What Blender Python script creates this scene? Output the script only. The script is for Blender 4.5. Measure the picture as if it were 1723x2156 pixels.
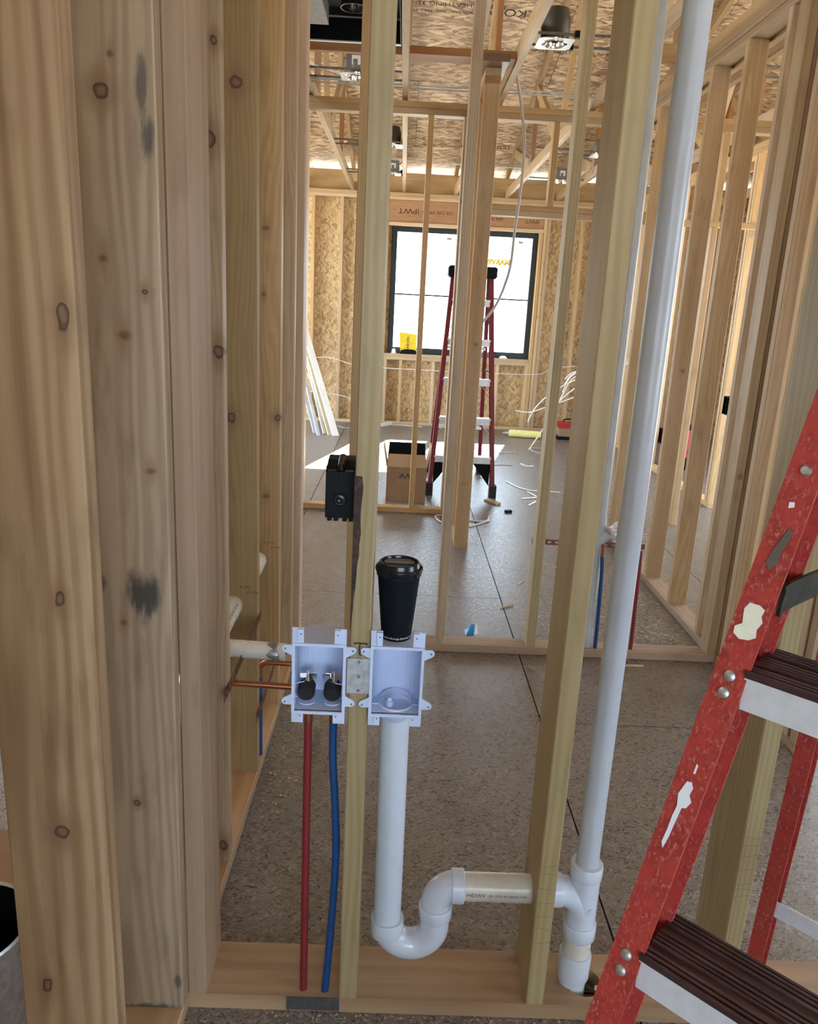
import bpy, bmesh, math, random
from mathutils import Vector as V, Matrix as M

for o in list(bpy.data.objects):
    bpy.data.objects.remove(o, do_unlink=True)
random.seed(7)
SC = bpy.context.scene
COL = SC.collection
PI = math.pi

# ------------------------------------------------------------------ camera
CAM_Z = 1.473
cam_d = bpy.data.cameras.new('camera')
cam_d.sensor_fit = 'HORIZONTAL'
cam_d.sensor_width = 36.0
cam_d.lens = 36.0 * 1640.0 / 1723.0
cam_d.clip_start = 0.02
cam_d.clip_end = 200
cam = bpy.data.objects.new('camera', cam_d)
COL.objects.link(cam)
RX = V((0.99876089, -0.00756903, 0.04918742))
RD = V((0.04559035, -0.25715776, -0.96529343))
RF = V((0.01995526, 0.96633979, -0.25649404))
cm = M.Identity(4)
for i in range(3):
    cm[i][0] = RX[i]
    cm[i][1] = -RD[i]
    cm[i][2] = -RF[i]
cm[2][3] = CAM_Z
cam.matrix_world = cm
SC.camera = cam

# ------------------------------------------------------------------ sky, sun, exposure
world = bpy.data.worlds.new('sky')
SC.world = world
world.use_nodes = True
wn = world.node_tree
wn.nodes.clear()
w_out = wn.nodes.new('ShaderNodeOutputWorld')
w_bg = wn.nodes.new('ShaderNodeBackground')
w_bg.inputs[0].default_value = (0.70, 0.85, 1.0, 1)
w_bg.inputs[1].default_value = 9.0
wn.links.new(w_bg.outputs[0], w_out.inputs[0])

sun_d = bpy.data.lights.new('sun', 'SUN')
sun_d.energy = 70.0
sun_d.angle = math.radians(0.6)
sun_d.color = (1.0, 0.94, 0.84)
sun = bpy.data.objects.new('sun', sun_d)
COL.objects.link(sun)
sun.rotation_euler = V((-0.32, -1.33, -1.0)).to_track_quat('-Z', 'Y').to_euler()
sun.location = (4, 18, 12)

SC.view_settings.view_transform = 'Standard'
SC.view_settings.look = 'None'
SC.view_settings.exposure = 0.42
SC.view_settings.gamma = 1.0
SC.view_settings.use_curve_mapping = False
try:
    SC.cycles.max_bounces = 8
    SC.cycles.diffuse_bounces = 4
    SC.cycles.glossy_bounces = 3
    SC.cycles.adaptive_threshold = 0.05
    SC.cycles.transparent_max_bounces = 12
    SC.cycles.sample_clamp_indirect = 6.0
except Exception:
    pass

# ------------------------------------------------------------------ node helpers
class NT:
    def __init__(s, name):
        s.m = bpy.data.materials.new(name)
        s.m.use_nodes = True
        s.t = s.m.node_tree
        s.t.nodes.clear()
        s.out = s.t.nodes.new('ShaderNodeOutputMaterial')

    def n(s, kind, **kw):
        nd = s.t.nodes.new('ShaderNode' + kind)
        for k, v in kw.items():
            setattr(nd, k, v)
        return nd

    def put(s, sock, v):
        if v is None:
            return
        if hasattr(v, 'is_output') or isinstance(v, bpy.types.NodeSocket):
            s.t.links.new(v, sock)
        else:
            try:
                sock.default_value = v
            except Exception:
                sock.default_value = (*v, 1) if len(v) == 3 else v

    def math(s, op, a, b=None, c=None, clamp=False):
        nd = s.n('Math', operation=op, use_clamp=clamp)
        s.put(nd.inputs[0], a)
        s.put(nd.inputs[1], b)
        if c is not None:
            s.put(nd.inputs[2], c)
        return nd.outputs[0]

    def vmath(s, op, a, b=None, out=0):
        nd = s.n('VectorMath', operation=op)
        s.put(nd.inputs[0], a)
        if b is not None:
            s.put(nd.inputs[1], b)
        return nd.outputs['Value'] if op in ('LENGTH', 'DISTANCE', 'DOT_PRODUCT') else nd.outputs[0]

    def mapping(s, vec, scale=(1, 1, 1), rot=(0, 0, 0), loc=(0, 0, 0)):
        nd = s.n('Mapping')
        s.put(nd.inputs[0], vec)
        nd.inputs[1].default_value = loc
        nd.inputs[2].default_value = rot
        nd.inputs[3].default_value = scale
        return nd.outputs[0]

    def noise(s, vec, scale=5, detail=3, rough=0.5, dist=0.0):
        nd = s.n('TexNoise')
        s.put(nd.inputs['Vector'], vec)
        nd.inputs['Scale'].default_value = scale
        nd.inputs['Detail'].default_value = detail
        nd.inputs['Roughness'].default_value = rough
        nd.inputs['Distortion'].default_value = dist
        return nd.outputs[0]

    def ramp(s, fac, stops, interp='LINEAR'):
        nd = s.n('ValToRGB')
        nd.color_ramp.interpolation = interp
        e = nd.color_ramp.elements
        while len(e) < len(stops):
            e.new(0.5)
        for i, (p, c) in enumerate(stops):
            e[i].position = p
            e[i].color = (*c, 1) if len(c) == 3 else c
        s.put(nd.inputs[0], fac)
        return nd.outputs[0]

    def mapr(s, v, a, b, c=0.0, d=1.0, smooth=True):
        nd = s.n('MapRange')
        nd.interpolation_type = 'SMOOTHSTEP' if smooth else 'LINEAR'
        s.put(nd.inputs[0], v)
        for i, x in enumerate((a, b, c, d)):
            nd.inputs[i + 1].default_value = x
        return nd.outputs[0]

    def mix(s, f, a, b, mode='MIX'):
        nd = s.n('MixRGB', blend_type=mode)
        s.put(nd.inputs[0], f)
        for i, x in ((1, a), (2, b)):
            if isinstance(x, tuple) and len(x) == 3:
                x = (*x, 1)
            s.put(nd.inputs[i], x)
        return nd.outputs[0]

    def bump(s, h, strength=0.2, dist=0.01):
        nd = s.n('Bump')
        nd.inputs['Strength'].default_value = strength
        nd.inputs['Distance'].default_value = dist
        s.put(nd.inputs['Height'], h)
        return nd.outputs[0]

    def principled(s, color, rough=0.5, metal=0.0, normal=None, spec=0.5, **kw):
        p = s.n('BsdfPrincipled')
        if isinstance(color, tuple):
            color = (*color[:3], 1)
        s.put(p.inputs['Base Color'], color)
        s.put(p.inputs['Roughness'], rough)
        s.put(p.inputs['Metallic'], metal)
        s.put(p.inputs['Specular IOR Level'], spec)
        for k, v in kw.items():
            s.put(p.inputs[k], v)
        if normal is not None:
            s.put(p.inputs['Normal'], normal)
        s.t.links.new(p.outputs[0], s.out.inputs[0])
        return s.m

    def obj(s):
        return s.n('TexCoord').outputs['Object']

    def rand(s):
        return s.n('ObjectInfo').outputs['Random']


def simple(name, col, rough=0.5, metal=0.0, spec=0.5, mottled=0.0, scale=30, bump=0.0, col2=None):
    t = NT(name)
    oc = t.obj()
    nz = t.noise(oc, scale, 4, 0.6)
    c = col
    if mottled > 0 or col2:
        c2 = col2 or tuple(x * (1 - mottled) for x in col)
        f = t.mapr(nz, 0.35, 0.7)
        c = t.mix(f, col, c2)
    nb = t.bump(t.noise(oc, scale * 6, 2), bump, 0.002) if bump else None
    r = t.mapr(nz, 0.2, 0.8, max(0.02, rough - 0.06), min(1, rough + 0.06), False)
    return t.principled(c, r, metal, nb, spec)


def wood(name, light, dark, knots=(), stains=(), ringscale=26.0, rough=0.55, generic=True, knot_dark=(0.07, 0.038, 0.022), ringw=0.24):
    """Sawn softwood. Local X runs along the board, local Y across its wide face."""
    t = NT(name)
    oc = t.obj()
    rnd = t.rand()
    off = t.n('CombineXYZ')
    t.put(off.inputs[0], t.math('MULTIPLY', rnd, 37.0))
    t.put(off.inputs[1], t.math('MULTIPLY', t.math('SUBTRACT', rnd, 0.5), 0.19))
    t.put(off.inputs[2], t.math('MULTIPLY_ADD', rnd, 0.11, 0.035))
    p = t.vmath('ADD', oc, off.outputs[0])
    # growth rings, warped along the length
    warp = t.noise(t.mapping(p, (1.1, 9, 9)), 1.0, 2, 0.5)
    wv = t.n('CombineXYZ')
    wx = t.math('MULTIPLY', t.math('SUBTRACT', warp, 0.5), 0.055)
    t.put(wv.inputs[1], wx)
    t.put(wv.inputs[2], wx)
    q = t.vmath('ADD', p, wv.outputs[0])
    sep = t.n('SeparateXYZ')
    t.put(sep.inputs[0], q)
    rr = t.math('SQRT', t.math('ADD', t.math('POWER', sep.outputs[1], 2.0), t.math('POWER', sep.outputs[2], 2.0)))
    ring = t.math('SINE', t.math('MULTIPLY', rr, ringscale * 30.0))
    ring = t.mapr(ring, -0.9, 1.0)
    fib = t.noise(t.mapping(p, (5, 420, 420)), 1.0, 2, 0.6)
    big = t.noise(t.mapping(p, (0.9, 7, 7)), 1.0, 2, 0.55)
    blotch = t.noise(t.mapping(p, (6, 22, 22)), 1.0, 3, 0.65)
    streak = t.noise(t.mapping(p, (0.8, 46, 46)), 1.0, 2, 0.6)
    f = t.math('ADD', t.math('MULTIPLY', ring, ringw), t.math('MULTIPLY', fib, 0.30))
    f = t.math('ADD', f, t.math('MULTIPLY', big, 0.70))
    f = t.math('ADD', f, t.math('MULTIPLY', streak, 0.60))
    f = t.math('SUBTRACT', f, 0.50, clamp=True)
    col = t.mix(f, light, dark)
    col = t.mix(t.math('MULTIPLY', t.mapr(blotch, 0.52, 0.75), 0.35), col, tuple(x * 0.72 for x in dark))
    # tint of each board
    hs = t.n('HueSaturation')
    t.put(hs.inputs['Color'], col)
    t.put(hs.inputs['Saturation'], t.math('MULTIPLY_ADD', t.math('FRACT', t.math('MULTIPLY', rnd, 7.3)), 0.32, 0.90))
    t.put(hs.inputs['Value'], t.math('MULTIPLY_ADD', t.math('FRACT', t.math('MULTIPLY', rnd, 13.7)), 0.30, 0.84))
    col = hs.outputs[0]
    wob = t.math('MULTIPLY', t.math('SUBTRACT', t.noise(oc, 55, 1), 0.5), 0.010)
    if generic:
        S = (2.3, 8.0, 8.0)
        vo = t.n('TexVoronoi')
        t.put(vo.inputs['Vector'], t.vmath('MULTIPLY', p, S))
        vo.inputs['Scale'].default_value = 1.0
        dlt = t.vmath('SUBTRACT', t.vmath('DIVIDE', vo.outputs['Position'], S), p)
        dd = t.math('ADD', t.vmath('LENGTH', dlt), wob)
        pick = t.n('SeparateXYZ')
        t.put(pick.inputs[0], vo.outputs['Color'])
        rad = t.math('MULTIPLY', t.math('GREATER_THAN', pick.outputs[0], 0.45), t.math('MULTIPLY_ADD', pick.outputs[1], 0.007, 0.004))
        rel = t.math('DIVIDE', dd, t.math('MAXIMUM', rad, 0.0005))
        halo = t.mapr(rel, 0.9, 3.2, 0.45, 0.0)
        core = t.mapr(rel, 0.85, 1.1, 1.0, 0.0)
        rim = t.math('MULTIPLY', core, t.mapr(rel, 0.55, 0.95))
        col = t.mix(halo, col, (0.30, 0.17, 0.08))
        col = t.mix(t.math('MULTIPLY', core, 0.75), col, (0.20, 0.115, 0.06))
        col = t.mix(t.math('MULTIPLY', rim, 0.55), col, knot_dark)
    so = t.n('SeparateXYZ')
    t.put(so.inputs[0], oc)
    sn = t.noise(t.mapping(oc, (14, 60, 60)), 1.0, 4, 0.7) if (knots or stains) else None
    for (kx, ky, r, el) in knots:
        cx = t.math('DIVIDE', t.math('SUBTRACT', so.outputs[0], kx), el)
        cy = t.math('SUBTRACT', so.outputs[1], ky)
        d = t.math('SQRT', t.math('ADD', t.math('MULTIPLY', cx, cx), t.math('MULTIPLY', cy, cy)))
        d = t.math('ADD', d, wob)
        rel = t.math('DIVIDE', d, r)
        # long dark streak of grain above and below the knot
        lx = t.math('DIVIDE', cx, 3.2)
        ly = t.math('MULTIPLY', cy, 1.2)
        dl = t.math('SQRT', t.math('ADD', t.math('MULTIPLY', lx, lx), t.math('MULTIPLY', ly, ly)))
        rl = t.math('ADD', t.math('DIVIDE', dl, r), t.math('MULTIPLY', t.math('SUBTRACT', fib, 0.5), 1.2))
        col = t.mix(t.mapr(rl, 0.2, 2.2, 0.6, 0.0), col, (0.22, 0.125, 0.065))
        if el < 1:
            sm_ = t.math('ADD', rel, t.math('MULTIPLY', t.math('SUBTRACT', sn, 0.5), 1.5))
            col = t.mix(t.mapr(sm_, 0.2, 1.6, 0.9, 0.0), col, (0.13, 0.07, 0.036))
        else:
            col = t.mix(t.mapr(rel, 1.0, 4.5, 0.55, 0.0), col, (0.20, 0.11, 0.055))
            core = t.mapr(rel, 1.0, 1.35, 1.0, 0.0)
            col = t.mix(t.math('MULTIPLY', core, 0.85), col, (0.17, 0.10, 0.055))
            col = t.mix(t.math('MULTIPLY', core, t.mapr(rel, 0.35, 1.05, 0.0, 0.85)), col, (0.04, 0.023, 0.015))
    for (kx, ky, rx, ry, amt) in stains:
        cx = t.math('DIVIDE', t.math('SUBTRACT', so.outputs[0], kx), rx)
        cy = t.math('DIVIDE', t.math('SUBTRACT', so.outputs[1], ky), ry)
        d = t.math('SQRT', t.math('ADD', t.math('MULTIPLY', cx, cx), t.math('MULTIPLY', cy, cy)))
        d = t.math('ADD', d, t.math('MULTIPLY', t.math('SUBTRACT', sn, 0.5), 1.6))
        col = t.mix(t.mapr(d, 0.35, 1.1, amt, 0.0), col, (0.035, 0.035, 0.035))
    rg = t.mapr(big, 0.3, 0.7, rough - 0.1, rough + 0.1, False)
    return t.principled(col, rg, 0.0, None, 0.45)


def osb(name, cols, scale=1.0, stretch=(1, 5), rough=0.6, ang=0.6, bump=0.3, spec=0.4, dirt=0.0, upright=False, seam=0.35):
    """Strand board: three layers of long flakes lying over one another."""
    t = NT(name)
    oc = t.obj()
    if upright:
        sw = t.n('SeparateXYZ')
        t.put(sw.inputs[0], oc)
        cw = t.n('CombineXYZ')
        t.put(cw.inputs[0], sw.outputs[2])
        t.put(cw.inputs[1], t.math('ADD', sw.outputs[0], sw.outputs[1]))
        oc = cw.outputs[0]
    rnd = t.rand()
    off = t.n('CombineXYZ')
    for i, k in enumerate((53.0, 31.0, 0.0)):
        t.put(off.inputs[i], t.math('MULTIPLY', rnd, k))
    p = t.vmath('ADD', oc, off.outputs[0])
    wn_ = t.n('TexNoise')
    t.put(wn_.inputs['Vector'], p)
    wn_.inputs['Scale'].default_value = 9 * scale
    wv = t.n('VectorMath', operation='SCALE')
    t.put(wv.inputs[0], t.vmath('SUBTRACT', wn_.outputs['Color'], (0.5, 0.5, 0.5)))
    wv.inputs['Scale'].default_value = 0.03 / scale
    p = t.vmath('ADD', p, wv.outputs[0])
    best_v = best_p = None
    for k, a in enumerate((0.0, ang, -ang * 0.9)):
        rt = t.mapping(p, (1, 1, 1), (0, 0, a))
        q = t.vmath('MULTIPLY', rt, (14 * stretch[0] * scale, 14 * stretch[1] * scale, 0.0))
        q = t.vmath('ADD', q, (k * 13.7, k * 7.9, 0))
        vo = t.n('TexVoronoi', voronoi_dimensions='2D')
        t.put(vo.inputs['Vector'], q)
        vo.inputs['Scale'].default_value = 1.0
        sp = t.n('SeparateXYZ')
        t.put(sp.inputs[0], vo.outputs['Color'])
        v_, p_ = sp.outputs[0], t.math('SUBTRACT', sp.outputs[1], t.math('MULTIPLY', vo.outputs['Distance'], 0.5))
        if best_v is None:
            best_v, best_p = v_, p_
        else:
            g = t.math('GREATER_THAN', p_, best_p)
            nm = t.n('Mix')
            t.put(nm.inputs[0], g)
            t.put(nm.inputs[2], best_v)
            t.put(nm.inputs[3], v_)
            best_v = nm.outputs[0]
            best_p = t.math('MAXIMUM', p_, best_p)
    fine = t.noise(t.mapping(p, (40 * scale, 160 * scale, 40)), 1.0, 3, 0.6)
    f = t.math('ADD', t.math('MULTIPLY', best_v, 0.75), t.math('MULTIPLY', fine, 0.25))
    n_ = len(cols)
    col = t.ramp(f, [(i / (n_ - 1) * 0.76 + 0.12, c) for i, c in enumerate(cols)])
    edge = t.mapr(best_p, 0.15, 0.55, seam, 0.0)
    col = t.mix(edge, col, tuple(x * 0.45 for x in cols[0]))
    if dirt:
        dn = t.noise(oc, 3.0, 5, 0.65)
        col = t.mix(t.math('MULTIPLY', t.mapr(dn, 0.4, 0.7), dirt), col, (0.23, 0.18, 0.14))
    nb = t.bump(t.noise(t.mapping(oc, (60 * scale, 60 * scale, 1)), 1.0, 1), bump, 0.002)
    rg = t.mapr(best_v, 0.0, 1.0, rough - 0.09, rough + 0.09, False)
    return t.principled(col, rg, 0.0, nb, spec)


MT = {}
PALE = (0.46, 0.345, 0.215)
PALE_D = (0.24, 0.148, 0.078)
MT['wood'] = wood('sawn_softwood', PALE, PALE_D)
MT['wood_warm'] = wood('sawn_softwood_warm', (0.57, 0.425, 0.255), (0.38, 0.245, 0.13))  # golden copy of the softwood; far light is put into the colour
MT['wood_green'] = wood('sawn_softwood_greenish', (0.38, 0.315, 0.19), (0.27, 0.21, 0.118), ringscale=30, generic=False, ringw=0.42)
MT['wood_plate'] = wood('sawn_softwood_plate', (0.40, 0.285, 0.19), (0.225, 0.14, 0.085), ringscale=7)  # darkened tone stands in for shade near the floor
MT['wood_red'] = wood('sawn_softwood_reddish', (0.36, 0.19, 0.085), (0.22, 0.10, 0.04))
MT['end_grain'] = wood('dark_end_grain', (0.16, 0.10, 0.055), (0.08, 0.045, 0.025), generic=False)
MT['osb_roof'] = osb('roof_strand_board', [(0.20, 0.115, 0.06), (0.42, 0.28, 0.16), (0.62, 0.47, 0.30), (0.74, 0.60, 0.42)], 0.62, (1, 4.6), ang=0.42)
MT['osb_wall'] = osb('wall_strand_board', [(0.36, 0.225, 0.11), (0.57, 0.395, 0.195), (0.65, 0.475, 0.25), (0.74, 0.57, 0.33)], 1.15, (1, 3.2), ang=0.7, upright=True)
MT['osb_floor'] = osb('floor_strand_board', [(0.080, 0.067, 0.060), (0.112, 0.096, 0.085), (0.130, 0.112, 0.100), (0.165, 0.145, 0.130), (0.29, 0.26, 0.24)], 5.0, (1, 3.6), rough=0.34, ang=0.9, bump=0.25, spec=0.9, dirt=0.2, seam=0.10)
MT['lvl'] = wood('laminated_header', (0.46, 0.24, 0.10), (0.30, 0.135, 0.05), generic=False)
MT['dark_base'] = simple('dark_light_block', (0.03, 0.025, 0.02), 0.9)  # for the hidden sheets added to block light leaks
MT['pvc'] = simple('white_pipe_plastic', (0.56, 0.61, 0.70), 0.18, mottled=0.06, scale=18)
MT['pvc_cream'] = simple('cream_pipe_plastic', (0.60, 0.57, 0.50), 0.28, mottled=0.08, scale=14)
MT['pvc_vent'] = simple('vent_pipe_plastic', (0.45, 0.48, 0.53), 0.33, mottled=0.06, scale=10)
MT['pvc_grey'] = simple('grey_pipe_plastic', (0.46, 0.48, 0.50), 0.4, mottled=0.1, scale=14)
MT['box_white'] = simple('white_box_plastic', (0.52, 0.60, 0.80), 0.42, mottled=0.05, scale=12)
MT['clear_ring'] = simple('translucent_ring', (0.62, 0.66, 0.74), 0.2)
MT['black'] = simple('black_plastic', (0.004, 0.006, 0.008), 0.5, scale=20, spec=0.12)
MT['black_matt'] = simple('black_card', (0.004, 0.006, 0.010), 0.65, scale=20, spec=0.12)
MT['black_gloss'] = simple('black_lid', (0.006, 0.008, 0.012), 0.22, scale=20, spec=0.4)
MT['rubber'] = simple('black_rubber', (0.012, 0.012, 0.012), 0.75, bump=0.3, scale=40)
MT['galv'] = simple('galvanized_steel', (0.55, 0.58, 0.61), 0.42, 0.9, mottled=0.3, scale=60)
MT['galv_dark'] = simple('dull_steel', (0.20, 0.21, 0.22), 0.4, 0.85, mottled=0.3, scale=40)
MT['chrome'] = simple('chrome', (0.78, 0.78, 0.78), 0.12, 1.0)
MT['alu'] = simple('scratched_aluminium', (0.72, 0.76, 0.82), 0.42, 0.35, mottled=0.15, scale=25, bump=0.1)
MT['copper'] = simple('copper_tube', (0.42, 0.17, 0.085), 0.3, 0.85, mottled=0.35, scale=18)
MT['copper_strap'] = simple('copper_strap', (0.20, 0.060, 0.042), 0.45, 0.4, mottled=0.4, scale=30)
MT['pex_red'] = simple('red_tube', (0.18, 0.014, 0.018), 0.45)
MT['pex_blue'] = simple('blue_tube', (0.006, 0.055, 0.19), 0.42)
MT['tape'] = simple('silver_tape', (0.26, 0.27, 0.27), 0.35, 0.35, mottled=0.4, scale=40, bump=0.3)
MT['card'] = simple('cardboard', (0.30, 0.19, 0.115), 0.8, mottled=0.12, scale=8)
MT['card_lit'] = simple('cardboard_lit', (0.40, 0.27, 0.155), 0.8, mottled=0.12, scale=8)  # lighter cardboard copy; light on the upturned flaps is in the colour
MT['win_black'] = simple('black_window_frame', (0.012, 0.02, 0.026), 0.35)
MT['yellow'] = simple('yellow_film', (0.85, 0.60, 0.02), 0.4, mottled=0.25, scale=20)
MT['yellow_tube'] = simple('yellow_sleeve', (0.82, 0.70, 0.05), 0.4, col2=(0.75, 0.73, 0.55), scale=26)
MT['cable'] = simple('white_cable', (0.72, 0.70, 0.66), 0.45)
MT['cable_grey'] = simple('grey_cable', (0.40, 0.38, 0.36), 0.5)
MT['ink'] = simple('black_ink', (0.03, 0.028, 0.026), 0.8)
MT['ink_soft'] = simple('faded_ink', (0.10, 0.085, 0.07), 0.85)
MT['pencil'] = simple('pencil_line', (0.16, 0.12, 0.07), 0.8)
MT['white_ink'] = simple('white_print', (0.75, 0.76, 0.78), 0.6)
MT['bark'] = simple('dark_bark', (0.030, 0.018, 0.014), 0.9, col2=(0.075, 0.045, 0.035), scale=90, bump=0.9)
MT['trim_white'] = simple('white_metal_trim', (0.80, 0.80, 0.76), 0.32, mottled=0.08, scale=6)
MT['trim_cream'] = simple('cream_metal_trim', (0.72, 0.62, 0.40), 0.4, mottled=0.1, scale=6)
MT['red_box'] = simple('red_plastic', (0.42, 0.015, 0.02), 0.4)
MT['blue_scrap'] = simple('blue_wrapper', (0.02, 0.30, 0.62), 0.4)
MT['white_scrap'] = simple('crumpled_white_film', (0.82, 0.83, 0.85), 0.35, bump=0.4)
MT['can_brown'] = simple('dark_bronze_can', (0.055, 0.045, 0.035), 0.42, 0.4)
MT['can_grey'] = simple('grey_steel_box', (0.20, 0.20, 0.20), 0.5, 0.5, mottled=0.15)
MT['can_plate'] = simple('bright_steel_plate', (0.78, 0.84, 0.88), 0.38, 0.6)
MT['sawdust'] = simple('sawdust', (0.52, 0.42, 0.29), 0.9, mottled=0.4, scale=300)
MT['spreader'] = simple('dark_green_steel', (0.035, 0.042, 0.038), 0.38, 0.5, mottled=0.4, scale=40)
MT['masking'] = simple('blue_tape', (0.05, 0.16, 0.24), 0.7)
MT['putty'] = simple('dried_paint', (0.72, 0.74, 0.62), 0.7, mottled=0.1, scale=60)
MT['paint_white'] = simple('white_paint', (0.70, 0.75, 0.80), 0.5)


def red_fibreglass(name, c1, c2, fleck):
    t = NT(name)
    oc = t.obj()
    a = t.noise(oc, 42, 5, 0.7)
    b = t.noise(t.mapping(oc, (260, 260, 130)), 1.0, 4, 0.75)
    col = t.mix(t.mapr(a, 0.35, 0.7), c1, c2)
    col = t.mix(t.math('MULTIPLY', t.math('MULTIPLY', t.mapr(b, 0.50, 0.68), t.mapr(a, 0.35, 0.6)), 0.7), col, fleck)
    s = t.noise(oc, 14, 4, 0.6)
    col = t.mix(t.math('MULTIPLY', t.mapr(s, 0.66, 0.72), 0.6), col, (0.16, 0.11, 0.11))
    return t.principled(col, 0.5, 0, t.bump(b, 0.12, 0.001), 0.4)


MT['red_fg'] = red_fibreglass('red_fibreglass', (0.36, 0.040, 0.030), (0.25, 0.022, 0.019), (0.55, 0.24, 0.20))
MT['maroon'] = red_fibreglass('maroon_fibreglass', (0.17, 0.012, 0.022), (0.13, 0.010, 0.018), (0.22, 0.05, 0.06))


def step_tread():
    t = NT('dirty_grooved_tread')
    oc = t.obj()
    n1 = t.noise(t.mapping(oc, (9, 60, 60)), 1.0, 5, 0.65)
    col = t.ramp(n1, [(0.3, (0.025, 0.014, 0.014)), (0.5, (0.07, 0.035, 0.034)), (0.66, (0.12, 0.075, 0.065)), (0.8, (0.30, 0.30, 0.29))])
    return t.principled(col, 0.45, 0.25, None, 0.4)


MT['tread'] = step_tread()


def glass_mat():
    t = NT('window_glass')
    tr = t.n('BsdfTransparent')
    tr.inputs[0].default_value = (0.95, 0.97, 0.98, 1)
    gl = t.n('BsdfGlossy')
    gl.inputs['Roughness'].default_value = 0.02
    fr = t.n('Fresnel')
    fr.inputs[0].default_value = 1.45
    mx = t.n('MixShader')
    t.put(mx.inputs[0], t.math('MULTIPLY', fr.outputs[0], 0.6))
    t.t.links.new(tr.outputs[0], mx.inputs[1])
    t.t.links.new(gl.outputs[0], mx.inputs[2])
    t.t.links.new(mx.outputs[0], t.out.inputs[0])
    return t.m


MT['glass'] = glass_mat()

# ------------------------------------------------------------------ object helpers
WM = {}


def link(name, data, parent=None, mw=None, mat=None):
    o = bpy.data.objects.new(name, data)
    COL.objects.link(o)
    mw = mw.copy() if mw is not None else M.Identity(4)
    WM[o] = mw
    if parent is not None:
        o.parent = parent
        o.matrix_basis = WM[parent].inverted() @ mw
    else:
        o.matrix_basis = mw
    if mat is not None and data is not None and not data.materials:
        data.materials.append(MT[mat] if isinstance(mat, str) else mat)
    return o


def empty(name, loc=(0, 0, 0), mw=None):
    o = link(name, None, None, mw if mw is not None else M.Translation(V(loc)))
    o.empty_display_size = 0.05
    return o


def struct(name, loc=(0, 0, 0), label=None):
    o = empty(name, loc)
    o['kind'] = 'structure'
    if label:
        o['label'] = label
    return o


def thing(name, label, cat, loc=(0, 0, 0), group=None, mw=None):
    o = empty(name, loc, mw)
    return tag(o, label, cat, group)


def tag(o, label, cat, group=None):
    o['label'] = label
    o['category'] = cat
    if group:
        o['group'] = group
    return o


def frame_from(x, y, o):
    """matrix whose local X, Y point along x, y (made square), origin o"""
    x = V(x).normalized()
    y = V(y)
    y = (y - x * y.dot(x)).normalized()
    z = x.cross(y)
    m = M.Identity(4)
    for i in range(3):
        m[i][0], m[i][1], m[i][2], m[i][3] = x[i], y[i], z[i], o[i]
    return m


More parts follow.
